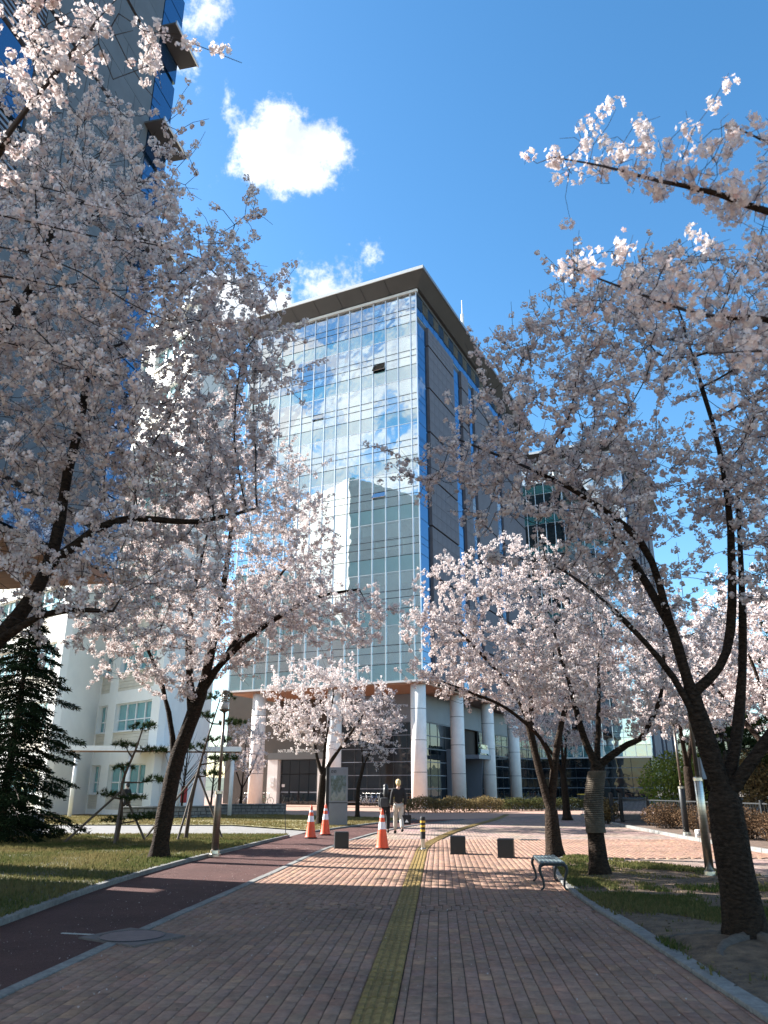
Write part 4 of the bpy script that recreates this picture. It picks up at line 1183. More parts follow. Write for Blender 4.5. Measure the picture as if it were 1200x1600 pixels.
for loc, rz, sc, lab in [((11.8, 31.5, 0), 1.0, 1.12, 'cherry tree in bloom behind the black railing'),
                         ((10.9, 22.0, 0), 2.4, 1.0, 'cherry tree in bloom beyond the brushed steel lamp post'),
                         ((9.2, 41.5, 0), 3.9, 1.05, 'cherry tree in bloom at the far end of the railing'),
                         ((15.5, 39.0, 0), 5.1, 1.2, 'cherry tree in bloom deep in the planted bed'),
                         ((14.0, 27.0, 0), 0.4, 1.25, 'tall cherry tree in bloom deep behind the low shrubs')]:
    tree_copy(M1, loc, rz, sc, lab)
# ================================================================== evergreens, shrubs, hedges
M_needle_d = leaf_mat('spruce_needles', (0.008, 0.016, 0.009), (0.018, 0.028, 0.013), 0.1)
M_needle = leaf_mat('pine_needles', (0.022, 0.038, 0.016), (0.05, 0.065, 0.024), 0.15)
M_yg = leaf_mat('young_leaves', (0.16, 0.22, 0.04), (0.28, 0.30, 0.07), 0.4)
M_brown = leaf_mat('winter_hedge_leaves', (0.12, 0.09, 0.045), (0.24, 0.175, 0.08), 0.2)
M_hedge_g = leaf_mat('dark_hedge_leaves', (0.035, 0.05, 0.02), (0.10, 0.09, 0.035), 0.2)
M_bed = leaf_mat('brown_shrub_leaves', (0.06, 0.04, 0.025), (0.14, 0.085, 0.05), 0.2)
M_pbark = mat('pine_bark', (0.075, 0.05, 0.035), 0.9, 0.4, 8, bump=0.8, bscale=25)

def needles(name, pts, dirs, length, width, m, parent, rng, tint=(0.4, 0.25)):
    """one thin blade per point, aimed along dirs"""
    n = len(pts); d = norm_rows(dirs); sidev = norm_rows(np.cross(d, rng.normal(size=(n, 3)))) * width
    ln = length * rng.uniform(0.6, 1.2, (n, 1))
    V = np.zeros((n, 3, 3)); V[:, 0] = pts - sidev; V[:, 1] = pts + sidev; V[:, 2] = pts + d * ln
    me = np_mesh(name, V.reshape(-1, 3), 3, [(0, 1, 2)], np.clip(rng.normal(tint[0], tint[1], n), 0, 1)); me.materials.append(m)
    return tag(link(name, me, parent), kind='stuff')

def spruce(label, loc, h, r, seed, boughs=90, bare=0.5):
    rng = np.random.default_rng(seed)
    root = thing('spruce_tree', label, 'tree', loc)
    MB().tube([(0, 0, -0.05), (0.02, 0, h * .5), (0, 0, h)], [0.16, 0.09, 0.01], 9).build('trunk', M_pbark, root, smooth=True)
    P = []; D = []; br = MB()
    for i in range(boughs):
        f = (i + rng.random()) / boughs
        z = bare + (h - bare - 0.2) * f
        a = i * 2.39996 + rng.normal(0, 0.3); L_ = r * (1 - f) ** 0.75 * rng.uniform(0.5, 1.25) + 0.15
        dx, dy = math.cos(a), math.sin(a)
        k = np.linspace(0, 1, 9)
        bx = np.stack([dx * L_ * k, dy * L_ * k, z + L_ * (0.10 * k - 0.42 * k ** 2 + 0.14 * k ** 3)], 1)
        br.tube([tuple(q) for q in bx], [0.022 * (1 - q) + 0.004 for q in k], 4, cap=False)
        nn = int(240 * L_)
        t = rng.random(nn) ** 0.7
        q = np.stack([np.interp(t, k, bx[:, j]) for j in range(3)], 1)
        side = rng.uniform(-1, 1, nn) * (0.32 * L_ * (1 - 0.6 * t) + 0.06)
        q = q + np.stack([-dy * side, dx * side, -np.abs(side) * 0.3 + rng.normal(0, 0.03, nn)], 1)
        dd = np.stack([dx * .5 - dy * np.sign(side) * .6, dy * .5 + dx * np.sign(side) * .6, rng.normal(-0.35, 0.3, nn)], 1) + rng.normal(0, 0.25, (nn, 3))
        P.append(q); D.append(dd)
    tag(br.build('boughs', M_pbark, root), kind='stuff')
    needles('foliage', np.vstack(P), np.vstack(D), 0.13, 0.02, M_needle_d, root, rng)
    return root
spruce('dark drooping spruce standing on the left lawn by the concrete block', (-11.4, 24.6, 0), 7.6, 2.6, 3, 150, 0.25)

def pad_pine(label, loc, trunk, pads, seed, m=M_needle, nl=0.13, dens=900, nw=0.012, name='pine_tree', r0=0.07):
    rng = np.random.default_rng(seed)
    root = thing(name, label, 'tree', loc)
    tp = smooth_line(trunk, 4); n = len(tp)
    MB().tube(tp, [r0 * (1 - 0.75 * i / (n - 1)) for i in range(n)], 8).build('trunk', M_pbark, root, smooth=True)
    P = []; D = []; br = MB()
    for (c, r, hgt) in pads:
        base = min(tp, key=lambda q: (q[0] - c[0]) ** 2 + (q[1] - c[1]) ** 2 + (q[2] - c[2] + 0.15) ** 2)
        br.tube([base, ((base[0] + c[0]) / 2, (base[1] + c[1]) / 2, (base[2] + c[2]) / 2 - 0.03), c], [r0 * .4, r0 * .3, r0 * .15], 5)
        k = int(dens * r * r * 2.2)
        tufts = max(6, int(k / 16))
        a = rng.uniform(0, 2 * math.pi, tufts); rr = r * np.sqrt(rng.random(tufts)); zz = rng.uniform(-0.4, 1, tufts) * hgt * (1 - (rr / r) ** 2 * 0.6)
        tc = np.stack([c[0] + rr * np.cos(a), c[1] + rr * np.sin(a), c[2] + zz], 1)
        q = np.repeat(tc, 18, 0) + rng.normal(0, 0.012, (tufts * 18, 3))
        dd = norm_rows(rng.normal(size=(len(q), 3)) + np.array([0, 0, 0.65]))
        P.append(q); D.append(dd)
    tag(br.build('boughs', M_pbark, root, smooth=True), kind='stuff')
    needles('foliage', np.vstack(P), np.vstack(D), nl, nw, m, root, rng)
    return root
M_pole = mat('weathered_pole', (0.09, 0.07, 0.055), 0.85, 0.3, 6)
p1 = pad_pine('small cloud pruned pine with stakes in front of the canopy', (-7.76, 24.1, 0), [(0, 0, -.05), (0.08, 0, 0.8), (0.02, 0, 1.7), (0.3, 0, 2.6), (0.45, 0, 3.2)],
    [((0.45, 0, 3.25), 0.42, 0.2), ((-0.05, 0.1, 2.75), 0.38, 0.12), ((0.85, 0, 2.6), 0.42, 0.13), ((0.05, -.2, 2.1), 0.35, 0.12), ((1.0, 0.1, 1.75), 0.42, 0.12), ((-0.4, 0, 1.35), 0.34, 0.12), ((0.35, 0, 1.25), 0.4, 0.12), ((0.85, -.1, 0.75), 0.5, 0.14), ((-0.1, 0, 0.65), 0.35, .1)], 5, dens=1300)
p2 = pad_pine('taller layered pine held by stakes beside the left lamp post', (-6.1, 25.6, 0), [(0, 0, -.05), (0.1, 0, 1.2), (0.35, 0, 2.6), (0.75, 0, 4.2)],
    [((0.75, 0, 4.3), 0.5, 0.2), ((0.3, 0, 3.7), 0.45, .14), ((1.2, 0, 3.5), 0.5, 0.14), ((0.75, .2, 3.0), 0.45, 0.12), ((0.0, 0, 2.75), 0.4, 0.12), ((1.05, -.1, 2.4), 0.5, 0.13), ((0.65, 0, 1.95), 0.4, .12)], 6, dens=1100)
for par_, offs, top in ((p1, [(-1.5, -0.3), (0.25, -0.9), (0.75, 0.6)], (0.05, 0, 1.5)), (p2, [(-1.4, 0.2), (-0.05, -0.9), (1.15, 0.2)], (0.22, 0, 2.0))):
    for ox, oy in offs: MB().tube([(ox, oy, -0.05), top], 0.035, 7).build('stake', M_pole, par_)
# evergreens behind the railing on the right
for i, (loc, h, lab) in enumerate([((17.5, 33.0, 0), 9.0, 'dark pine rising behind the blossom beyond the railing'), ((21.5, 30.0, 0), 8.0, 'bushy pine at the back of the planted bed near the tall cherry'),
                                   ((18.5, 44.0, 0), 8.5, 'spreading pine behind the far cherry trees of the bed'), ((26.0, 42.0, 0), 9.5, 'big dark pine at the outer corner of the planted bed'), ((15.8, 22.0, 0), 6.5, 'low dark pine beyond the steel lamp post'), ((24.0, 56.0, 0), 9.0, 'pine standing in front of the farther glass tower')]):
    rp = random.Random(i + 40)
    pads = []
    for k in range(26):
        f = k / 25; z = 1.3 + (h - 1.3) * f; rr = (1 - f) * 2.6 + 0.3; a = k * 2.4
        pads.append(((math.cos(a) * rr * rp.uniform(.5, 1), math.sin(a) * rr * rp.uniform(.5, 1), z), rp.uniform(0.75, 1.15), 0.4))
    pad_pine(lab, loc, [(0, 0, -.05), (0.1, 0, h * .4), (-0.05, 0.1, h * .8), (0, 0, h)], pads, 60 + i, nl=0.3, nw=0.03, dens=420, r0=0.17)

def leaf_bush(name, label, cat, loc, size, m, n, seed, leaf=0.05, rotz=0.0, stems=30, shape='box', tint=(0.5, 0.3), group=None):
    """clipped hedge or loose shrub: upright twigs and small leaves all through its volume"""
    rng = np.random.default_rng(seed)
    root = thing(name, label, cat, loc, rotz, group)
    sx, sy, sz = size
    P = rng.uniform(-1, 1, (n, 3))
    if shape == 'box':
        P[:, 2] = np.abs(P[:, 2]) ** 0.6
        P = P * np.array([sx / 2, sy / 2, sz]); P[:, 2] *= 1 + 0.12 * np.sin(P[:, 0] * 3.1 + seed) + rng.normal(0, 0.05, n)
    else:
        d = norm_rows(rng.normal(size=(n, 3))); P = d * (rng.random((n, 1)) ** 0.45) * np.array([sx / 2, sy / 2, sz / 2]); P[:, 2] += sz * 0.52
    P[:, 2] = np.maximum(P[:, 2], 0.03)
    d = norm_rows(rng.normal(size=(n, 3))); w = norm_rows(np.cross(d, rng.normal(size=(n, 3)))) * leaf * 0.4
    d = d * leaf * rng.uniform(0.6, 1.3, (n, 1))
    V = np.stack([P, P + d * 0.5 - w, P + d, P + d * 0.5 + w], 1)
    me = np_mesh('foliage', V.reshape(-1, 3), 4, [(0, 1, 2, 3)], np.clip(rng.normal(tint[0], tint[1], n), 0, 1)); me.materials.append(m)
    tag(link('foliage', me, root), kind='stuff')
    st = MB()
    for i in range(stems):
        x, y = rng.uniform(-.45, .45) * sx * (0.4 if shape != 'box' else 1), rng.uniform(-.45, .45) * sy * (0.4 if shape != 'box' else 1)
        st.tube([(x, y, -0.05), (x + rng.normal(0, .08) * sx * .3, y + rng.normal(0, .05), sz * .6), (x + rng.normal(0, .16) * min(sx, sz), y + rng.normal(0, .1), sz * 1.02)], [0.012, 0.008, 0.004], 4, cap=False)
    tag(st.build('stems', M_twig, root), kind='stuff')
    return root
leaf_bush('clipped_hedge', 'pale brown winter hedge at the foot of the corner column', 'hedge', (4.4, 53.0, 0), (6.6, 1.6, 0.85), M_brown, 9000, 1, 0.09, 0.12, 60)
leaf_bush('clipped_hedge', 'dark green hedge in front of the second and third columns', 'hedge', (11.2, 57.5, 0), (7.0, 1.6, 0.75), M_hedge_g, 8000, 2, 0.09, 0.35, 60)
for i, (x, y, s, lab) in enumerate([(10.9, 25.2, 1.5, 'low brown shrub beside the white floodlight'), (11.2, 28.8, 1.7, 'low brown shrub by the dark lamp sleeve'), (11.1, 22.6, 1.5, 'low brown shrub opposite the steel lamp post'), (12.0, 19.5, 1.6, 'low brown shrub where the railing ends'), (11.0, 32.2, 1.5, 'low brown shrub under the middle of the railing'), (10.75, 20.6, 1.2, 'small brown shrub at the kerb of the bed')]):
    leaf_bush('low_shrub', lab, 'shrub', (x, y, 0.03), (s * 1.3, s * 1.3, 0.95), M_bed, 3800, 10 + i, 0.06, 0, 40, 'ball')
leaf_bush('clipped_hedge', 'tan clipped shrub at the end of the railing beside the plaza', 'hedge', (10.2, 37.6, 0.03), (1.3, 1.2, 1.05), M_brown, 3000, 20, 0.07, 0, 30, 'ball')
leaf_bush('leafy_bush', 'bright yellow green bush coming into leaf behind the railing', 'shrub', (14.6, 40.0, 0), (4.2, 3.0, 3.2), M_yg, 5200, 21, 0.14, 0, 26, 'ball')
leaf_bush('leafy_bush', 'pale tan bare bush behind the railing and dark lamp sleeve', 'shrub', (15.6, 34.0, 0), (3.4, 3.0, 3.0), M_brown, 5200, 22, 0.1, 0, 40, 'ball')
leaf_bush('leafy_bush', 'broad evergreen bush filling the back of the planted bed', 'shrub', (20.5, 38.0, 0), (8, 5, 3.6), M_hedge_g, 9000, 23, 0.16, 0, 30, 'ball')
leaf_bush('leafy_bush', 'dark evergreen bush behind the low pine', 'shrub', (18.6, 25.5, 0), (6, 5, 3.4), M_hedge_g, 8000, 24, 0.15, 0, 30, 'ball')
# bare saplings by the white office
for i, (x, y, h, lab) in enumerate([(-10.6, 43.0, 4.4, 'bare young tree in front of the white office flank'), (-9.6, 45.5, 4.0, 'bare thin tree beside the stone planter wall')]):
    rng = np.random.default_rng(70 + i); root = thing('bare_sapling', lab, 'tree', (x, y, 0))
    tr = MB().tube([(0, 0, -.05), (0.05, 0, h * .4), (0.1, 0, h * .7), (0.05, 0, h)], [0.07, 0.05, 0.03, 0.01], 7)
    tr.build('trunk', M_bark, root, smooth=True)
    tw = MB()
    for k in range(26):
        z = h * rng.uniform(0.25, 0.95); a = rng.uniform(0, 6.28); l_ = (h - z) * 0.45 + 0.35
        tw.tube([(0.07, 0, z), (0.07 + math.cos(a) * l_ * .5, math.sin(a) * l_ * .5, z + l_ * .6), (0.07 + math.cos(a) * l_ * .8, math.sin(a) * l_ * .8, z + l_ * 1.3)], [0.02, 0.012, 0.004], 4, cap=False)
    tag(tw.build('branches', M_twig, root), kind='stuff')
# far wooded slope that closes the view between the buildings
hill = MB(); xs_ = np.linspace(-400, 420, 60); hv = []
for i, x in enumerate(xs_):
    hgt = 16 + 7 * math.sin(x * 0.013) + 5 * math.sin(x * 0.037 + 1)
    hv += [(x, 300, -1), (x, 340, hgt * 0.7), (x, 400, hgt), (x, 520, -1)]
hf = [(i * 4 + j, i * 4 + j + 1, i * 4 + j + 5, i * 4 + j + 4) for i in range(59) for j in range(3)]
hill.add(hv, [tuple(reversed(f)) for f in hf])
tag(hill.build('wooded_hill', mat('far_woodland', (0.06, 0.075, 0.045), 0.95, 0.5, 0.15, bump=1.0, bscale=0.5), smooth=True), kind='structure')
# ================================================================== street furniture
M_orange_pl = mat('cone_orange', (0.75, 0.085, 0.02), 0.45, 0.12, 4)
M_reflect = mat('cone_reflector', (0.72, 0.70, 0.74), 0.4, 0.06, 8)
M_black = mat('black_rubber', (0.012, 0.012, 0.012), 0.7, 0.3, 8)
M_iron = mat('black_cast_iron', (0.012, 0.014, 0.016), 0.5, 0.3, 10, bump=0.2, bscale=60)
M_steel = mat('brushed_steel', (0.52, 0.48, 0.42), 0.28, 0.15, 4, metal=1.0, stretch=(1, 1, 12))
M_blackst = mat('polished_black_stone', (0.005, 0.005, 0.006), 0.4, 0.4, 30)
M_yellow = mat('reflective_yellow', (0.62, 0.38, 0.04), 0.5, 0.1, 6)

def cone(loc, label, rz):
    root = thing('traffic_cone', label, 'traffic cone', loc, rz, 'traffic cones at the path junction')
    MB().prism([(0.215 * math.cos(a), 0.215 * math.sin(a)) for a in [math.pi / 4 * k + math.pi / 8 for k in range(8)]], 0.0, 0.035).build('base', M_black, root, bevel=0.006)
    def rz_(z): return 0.178 - 0.142 * z / 0.98
    MB().lathe([(0.19, 0.036), (0.178, 0.06), (rz_(.1), .1), (rz_(.5), .5), (rz_(.96), .96), (0.028, 0.985), (0.012, 0.995)], 24).build('cone_body', M_orange_pl, root, smooth=True)
    for z0, z1 in ((0.50, 0.68), (0.79, 0.86)):
        MB().lathe([(rz_(z0) + .003, z0), (rz_(z1) + .003, z1)], 24, cap=False).build('reflective_band', M_reflect, root, smooth=True)
    MB().torus((0, 0, 1.0), 0.02, 0.006, 'y', 12, 5).build('lifting_ring', M_orange_pl, root, smooth=True)
    return root
cone((-0.05, 22.45, 0.0), 'orange traffic cone alone on the brick path beside the steel footed bollard', 0.3)
cone((-2.38, 27.0, 0.0), 'orange traffic cone of the pair, on the cycle lane nearer the left lawn', 0.9)
c2 = cone((-2.03, 28.7, 0.0), 'orange traffic cone of the pair with a dark round sticker on it', 1.4)
MB().lathe([(0.058, 0), (0.058, 0.006)], 16).build('sticker', mat('sticker_blue', (0.05, 0.05, 0.25), 0.5), c2).matrix_local = Matrix.Translation((0.088, -0.055, 0.72)) @ Matrix.Rotation(R(70), 4, Vector((0.55, 0.83, 0)))

for loc, rz, lab in (((-1.17, 22.9, 0), 0.12, 'black stone cube bollard beside the kerb of the cycle lane'), ((1.86, 21.0, 0), -0.1, 'black stone cube bollard next to the tactile strip'), ((2.91, 19.95, 0), -0.22, 'black stone cube bollard near the twin stemmed cherry tree')):
    root = thing('cube_bollard', lab, 'bollard', loc, rz, 'black stone cubes across the path')
    MB().box(-.19, .19, -.19, .19, 0.0, 0.41).build('stone_block', M_blackst, root, bevel=0.012)
    MB().box(-.205, .205, -.205, .205, -.03, 0.014).build('foot_plate', M_iron, root)
    MB().box(-.165, .165, -.165, .165, 0.409, 0.414).build('polished_top', mat('polished_top', (0.008, 0.008, 0.009), 0.35, 0.3, 20), root)

b = thing('post_bollard', 'slim black post bollard with yellow bands on a steel foot', 'bollard', (1.04, 22.25, 0))
MB().lathe([(0.11, 0), (0.11, 0.02), (0.06, 0.035), (0.055, 0.05), (0.055, 0.27)], 20).build('steel_foot', M_steel, b, smooth=False)
MB().lathe([(0.068, 0.27), (0.068, 0.80), (0.058, 0.82)], 20).build('post', M_black, b, smooth=False)
for z in (0.45, 0.56, 0.67): MB().lathe([(0.0705, z), (0.0705, z + .05)], 20, cap=False).build('yellow_band', M_yellow, b, smooth=True)

# ---- backless bench with cabriole legs
bench = thing('iron_bench', 'backless iron bench with curved legs and slatted seat at the path edge', 'bench', (2.83, 14.48, 0), R(-5))
for i in range(6):
    x = -0.165 + i * 0.066
    MB().box(x - .027, x + .027, -0.72, 0.72, 0.405, 0.425).build('seat_slat', mat('grey_slat', (0.13, 0.17, 0.18), 0.4, 0.2, 6, metal=0.4), bench, bevel=0.006)
for y in (-0.66, 0.66):
    MB().obox((-.19, y, .385), (.19, y, .385), .05, .04).build('end_rail', M_iron, bench)
    for sx in (-1, 1):
        pts = smooth_line([(sx * .15, y, .39), (sx * .205, y, .36), (sx * .215, y, .28), (sx * .175, y, .16), (sx * .165, y, .06), (sx * .195, y, .015), (sx * .22, y, .012)], 4)
        n = len(pts)
        MB().tube(pts, [0.032 - 0.016 * min(1, i / (n * .7)) + (0.006 if i > n * .85 else 0) for i in range(n)], 8).build('leg', M_iron, bench, smooth=True)
for x in (-.185, .185): MB().obox((x, -.66, .385), (x, .66, .385), .025, .035).build('side_rail', M_iron, bench)

# ---- lamp posts
M_lampglass = mat('lamp_glass', (0.55, 0.56, 0.55), 0.25, 0.05, 4)
M_bronze = mat('bronze_pole', (0.16, 0.13, 0.105), 0.38, 0.2, 5, metal=0.7, stretch=(1, 1, 10))
def lamp(label, loc, sleeve_h, sleeve_m, H_, box=False, rs=0.085):
    root = thing('lamp_post', label, 'lamp post', loc)
    MB().lathe([(rs * 1.7, -.02), (rs * 1.7, .03), (rs * 1.35, .04), (rs * 1.3, .11), (rs * 1.05, .12)], 20).build('base_flange', M_steel, root)
    MB().lathe([(rs, .1), (rs, sleeve_h), (rs * .8, sleeve_h + .02)], 20).build('sleeve', sleeve_m, root).data.polygons.foreach_set('use_smooth', [True] * 42)
    MB().lathe([(rs * 1.12, sleeve_h - .03), (rs * 1.12, sleeve_h + .03), (rs * .5, sleeve_h + .05)], 20).build('collar', M_steel, root, smooth=False)
    MB().lathe([(.04, sleeve_h + .04), (.035, H_ - .42)], 14).build('pole', M_bronze, root, smooth=True)
    hd = MB().lathe([(.10, H_ - .38), (.105, H_ - .2)], 18).build('lantern', M_lampglass, root, smooth=True)
    MB().lathe([(.035, H_ - .46), (.13, H_ - .41), (.135, H_ - .38)], 18).build('lantern_foot', M_bronze, hd)
    for k in range(4): MB().torus((0, 0, H_ - .18 + k * .055), .115, .011, 'z', 20, 6).build('lantern_ring', M_bronze, hd, smooth=True)
    MB().lathe([(.06, H_ - .2), (.06, H_ + .02)], 12).build('lantern_core', M_lampglass, hd, smooth=True)
    MB().lathe([(.13, H_ + .03), (.12, H_ + .06), (.02, H_ + .1)], 18).build('lantern_cap', M_bronze, hd)
    if box:
        MB().box(.06, .26, -.08, .08, 1.72, 2.12).build('control_box', M_greyfascia, root, bevel=.01)
    return root
lamp('slim lamp post with lantern head on the left lawn edge', (-4.02, 19.9, 0.05), 1.4, M_bronze, 3.75)
lamp('brushed steel lamp post with grey control box on the right lawn', (6.04, 15.65, 0.0), 1.72, M_steel, 4.2, True, .08)
lamp('lamp post with black sleeve standing among the brown shrubs', (10.05, 27.6, 0.05), 1.5, M_iron, 4.0, False, .1)
fl = thing('ground_floodlight', 'small white floodlight on the ground by the planted bed', 'floodlight', (9.95, 26.2, 0.06), 0.5)
MB().box(-.14, .14, -.07, .07, .06, .24).build('lamp_body', M_white, fl, bevel=.015)
MB().box(-.11, .11, -.076, -.07, .085, .215).build('lens', M_lampglass, fl)
MB().obox((-.17, 0, 0), (-.17, 0, .16), .02, .05).obox((.17, 0, 0), (.17, 0, .16), .02, .05).obox((-.17, 0, .01), (.17, 0, .01), .05, .02).build('bracket', M_white, fl)

# ---- railing along the bed
fence = thing('black_railing', 'black metal railing with upright bars along the planted bed', 'fence')
FP = [(10.7, 37.0), (10.9, 34.0), (11.7, 30.5), (12.4, 27.0), (13.0, 23.5), (13.7, 20.0)]
for i in range(len(FP)):
    x, y = FP[i]
    MB().box(x - .05, x + .05, y - .05, y + .05, 0, 1.16).build('post', M_iron, fence)
    if i + 1 < len(FP):
        x2, y2 = FP[i + 1]
        for z in (0.16, 1.05): MB().obox((x, y, z), (x2, y2, z), .045, .04).build('rail', M_iron, fence)
        L_ = math.hypot(x2 - x, y2 - y); n = int(L_ / .14)
        bar = None
        for k in range(1, n):
            px_, py_ = x + (x2 - x) * k / n, y + (y2 - y) * k / n
            if i == 0 and k == 1 or bar is None:
                bar = MB().box(-.009, .009, -.009, .009, .16, 1.05).mesh('bar'); bar.materials.append(M_iron)
            link('bar', bar, fence, (px_, py_, 0))
# heavy gate posts at the far end
for x, y in ((10.3, 37.2), (10.75, 37.3)):
    o = MB().box(x - .07, x + .07, y - .07, y + .07, 0, 1.3).build('gate_post', M_iron, fence)

# ---- map board
kiosk = thing('map_board', 'grey upright map board with landscape picture on the middle lawn', 'sign', (-2.0, 34.6, 0), R(6))
M_kg = mat('kiosk_grey', (0.17, 0.18, 0.20), 0.45, 0.1, 2, metal=.2)
MB().box(-.34, .46, -.1, .2, 0, 2.35).build('cabinet', M_kg, kiosk, bevel=.01)
MB().box(-.46, -.34, -.11, .21, 0, 2.36).build('dark_side', M_black, kiosk)
def picture_mat():
    m, nt, b = _nt('landscape_print'); n, l = nt.nodes, nt.links
    tc = n.new('ShaderNodeTexCoord'); nz = n.new('ShaderNodeTexNoise'); nz.inputs['Scale'].default_value = 5; nz.inputs['Detail'].default_value = 8
    mp = n.new('ShaderNodeMapping'); mp.inputs['Scale'].default_value = (2.0, 1, 0.8)
    l.new(tc.outputs['Object'], mp.inputs[0]); l.new(mp.outputs[0], nz.inputs['Vector'])
    sp = n.new('ShaderNodeSeparateXYZ'); l.new(tc.outputs['Object'], sp.inputs[0])
    ad = n.new('ShaderNodeMath'); ad.operation = 'MULTIPLY_ADD'; ad.inputs[1].default_value = 0.55; l.new(sp.outputs['Z'], ad.inputs[0]); l.new(nz.outputs['Fac'], ad.inputs[2])
    cr = n.new('ShaderNodeValToRGB')
    els = cr.color_ramp.elements
    els[0].position = 0.85; els[0].color = (0.03, 0.05, 0.04, 1); els[1].position = 1.62; els[1].color = (0.16, 0.24, 0.30, 1)
    for p, c in ((1.05, (0.06, 0.10, 0.06, 1)), (1.2, (0.20, 0.22, 0.22, 1)), (1.35, (0.07, 0.11, 0.13, 1))):
        e = els.new(min(p / 1.7, 1)); e.color = c
    els[0].position = 0.45
    mr = n.new('ShaderNodeMath'); mr.operation = 'DIVIDE'; mr.inputs[1].default_value = 1.7; l.new(ad.outputs[0], mr.inputs[0]); l.new(mr.outputs[0], cr.inputs[0])
    l.new(cr.outputs[0], b.inputs['Base Color']); b.inputs['Roughness'].default_value = 0.2
    return m
MB().box(-.26, .38, -.112, -.1, 1.02, 2.02).build('picture_panel', picture_mat(), kiosk)
MB().box(-.335, .455, -.108, -.1, .92, .95).build('panel_seam', M_black, kiosk)
lg = MB()
for x0 in (-.25, -.13):
    lg.box(x0, x0 + .09, -.106, -.1, 2.2, 2.225).box(x0, x0 + .025, -.106, -.1, 2.12, 2.2).box(x0 + .026, x0 + .09, -.106, -.1, 2.12, 2.14).box(x0 + .065, x0 + .09, -.106, -.1, 2.16, 2.199)
lg.build('logo', M_black, kiosk)

# ---- manhole and painted line on the cycle lane edge
mh = thing('manhole_cover', 'round manhole cover in a concrete frame at the kerb of the cycle lane', 'manhole', (-2.82, 9.7, 0.004), R(-33))
MB().box(-.46, .46, -.36, .36, -.03, .012).build('concrete_frame', mat('frame_concrete', (0.12, 0.095, 0.085), .85, .2, 8, bump=.3), mh)
MB().lathe([(.35, -.02), (.35, .016), (.335, .018)], 36).build('lid', mat('lid_pink', (0.16, 0.11, 0.10), .8, .2, 10, bump=.4, bscale=60), mh)
MB().torus((0, 0, .014), .352, .008, 'z', 40, 5).build('rim', M_iron, mh)
ln = tag(MB().obox((-3.72, 9.98, 0.0), (-3.02, 9.82, 0.0), .035, .008).build('painted_line', mat('worn_white_paint', (0.35, 0.33, 0.31), .8, .4, 20)), 'short worn white painted line on the red lane by the manhole', 'road marking')
dc = thing('drain_cover', 'dark rectangular drain cover in the brick plaza behind the cube bollards', 'drain cover', (4.6, 26.2, 0.0), -.1)
fr = MB().box(-.3, .3, -.2, .2, -.02, .008).build('frame', M_iron, dc)
for k in range(6): MB().box(-.26 + k * .09, -.21 + k * .09, -.17, .17, .008, .016).build('grate_bar', M_iron, dc)
rod = thing('marker_rod', 'thin dark flexible rod standing at the corner of the middle lawn path', 'rod', (-3.45, 29.2, 0))
MB().tube([(0, 0, -.02), (-.05, .02, .6), (-.16, .03, 1.25)], [.014, .012, .008], 6).build('shaft', M_black, rod)
MB().ball((-.16, .03, 1.26), .02).build('tip', M_black, rod)
cb = thing('concrete_block', 'pale concrete plinth block under the spruce', 'block', (-12.2, 27.0, 0), .1)
MB().box(-.9, .9, -.6, .6, 0, .72).build('block_body', mat('plinth_concrete', (.22, .22, .22), .85, .15, 3, bump=.2), cb, bevel=.02)
MB().box(-1.0, 1.0, -.7, .7, -.02, .1).build('footing', mat('plinth_concrete', (.22, .22, .22)), cb)

# ---- low stone walls of the terrace
M_rubble = mat('rubble_stone', (0.20, 0.195, 0.18), .85, .35, 5, bump=.5, bscale=30)
def stone_wall(label, p, q, h, seed):
    rnd = random.Random(seed); p = Vector(p); q = Vector(q); L_ = (q - p).length
    root = thing('stone_wall', label, 'wall', (p.x, p.y, 0), math.atan2(q.y - p.y, q.x - p.x))
    MB().box(0, L_, .06, .42, -.05, h - .07).build('mortar_core', mat('dark_mortar', (.06, .058, .055), .9), root)
    rows = 3
    for r_ in range(rows):
        x = 0.0; z0 = r_ * (h - .08) / rows
        while x < L_ - .05:
            w = min(rnd.uniform(.22, .5), L_ - x); j = lambda: rnd.uniform(-.02, .02)
            z1 = z0 + (h - .08) / rows - .02; y = rnd.uniform(-.01, .03)
            MB().add([(x + .012 + abs(j()), y + .015, z0 + abs(j())), (x + w - .012, y + .015, z0 + abs(j())), (x + w - .012, .1, z0), (x + .012, .1, z0), (x + .012 + abs(j()), y + abs(j()), z1 - abs(j())), (x + w - .012 - abs(j()), y + abs(j()), z1 + j() * .3), (x + w - .012, .1, z1), (x + .012, .1, z1)],
                     [(0, 3, 2, 1), (4, 5, 6, 7), (0, 1, 5, 4), (1, 2, 6, 5), (2, 3, 7, 6), (3, 0, 4, 7)]).build('stone', M_rubble, root)
            x += w
    for k in range(int(L_ / 1.0) + 1):
        x0 = k * 1.0; x1 = min(x0 + .985, L_)
        if x1 - x0 > .1: MB().box(x0, x1, -.04, .45, h - .07, h).build('coping_stone', M_kerb, root)
stone_wall('low rubble stone wall in front of the canopy walk', (-13.0, 41.0), (-8.6, 43.6), .62, 1)
stone_wall('low rubble stone wall in front of the white sapling', (-9.6, 48.2), (-5.8, 48.8), .6, 2)

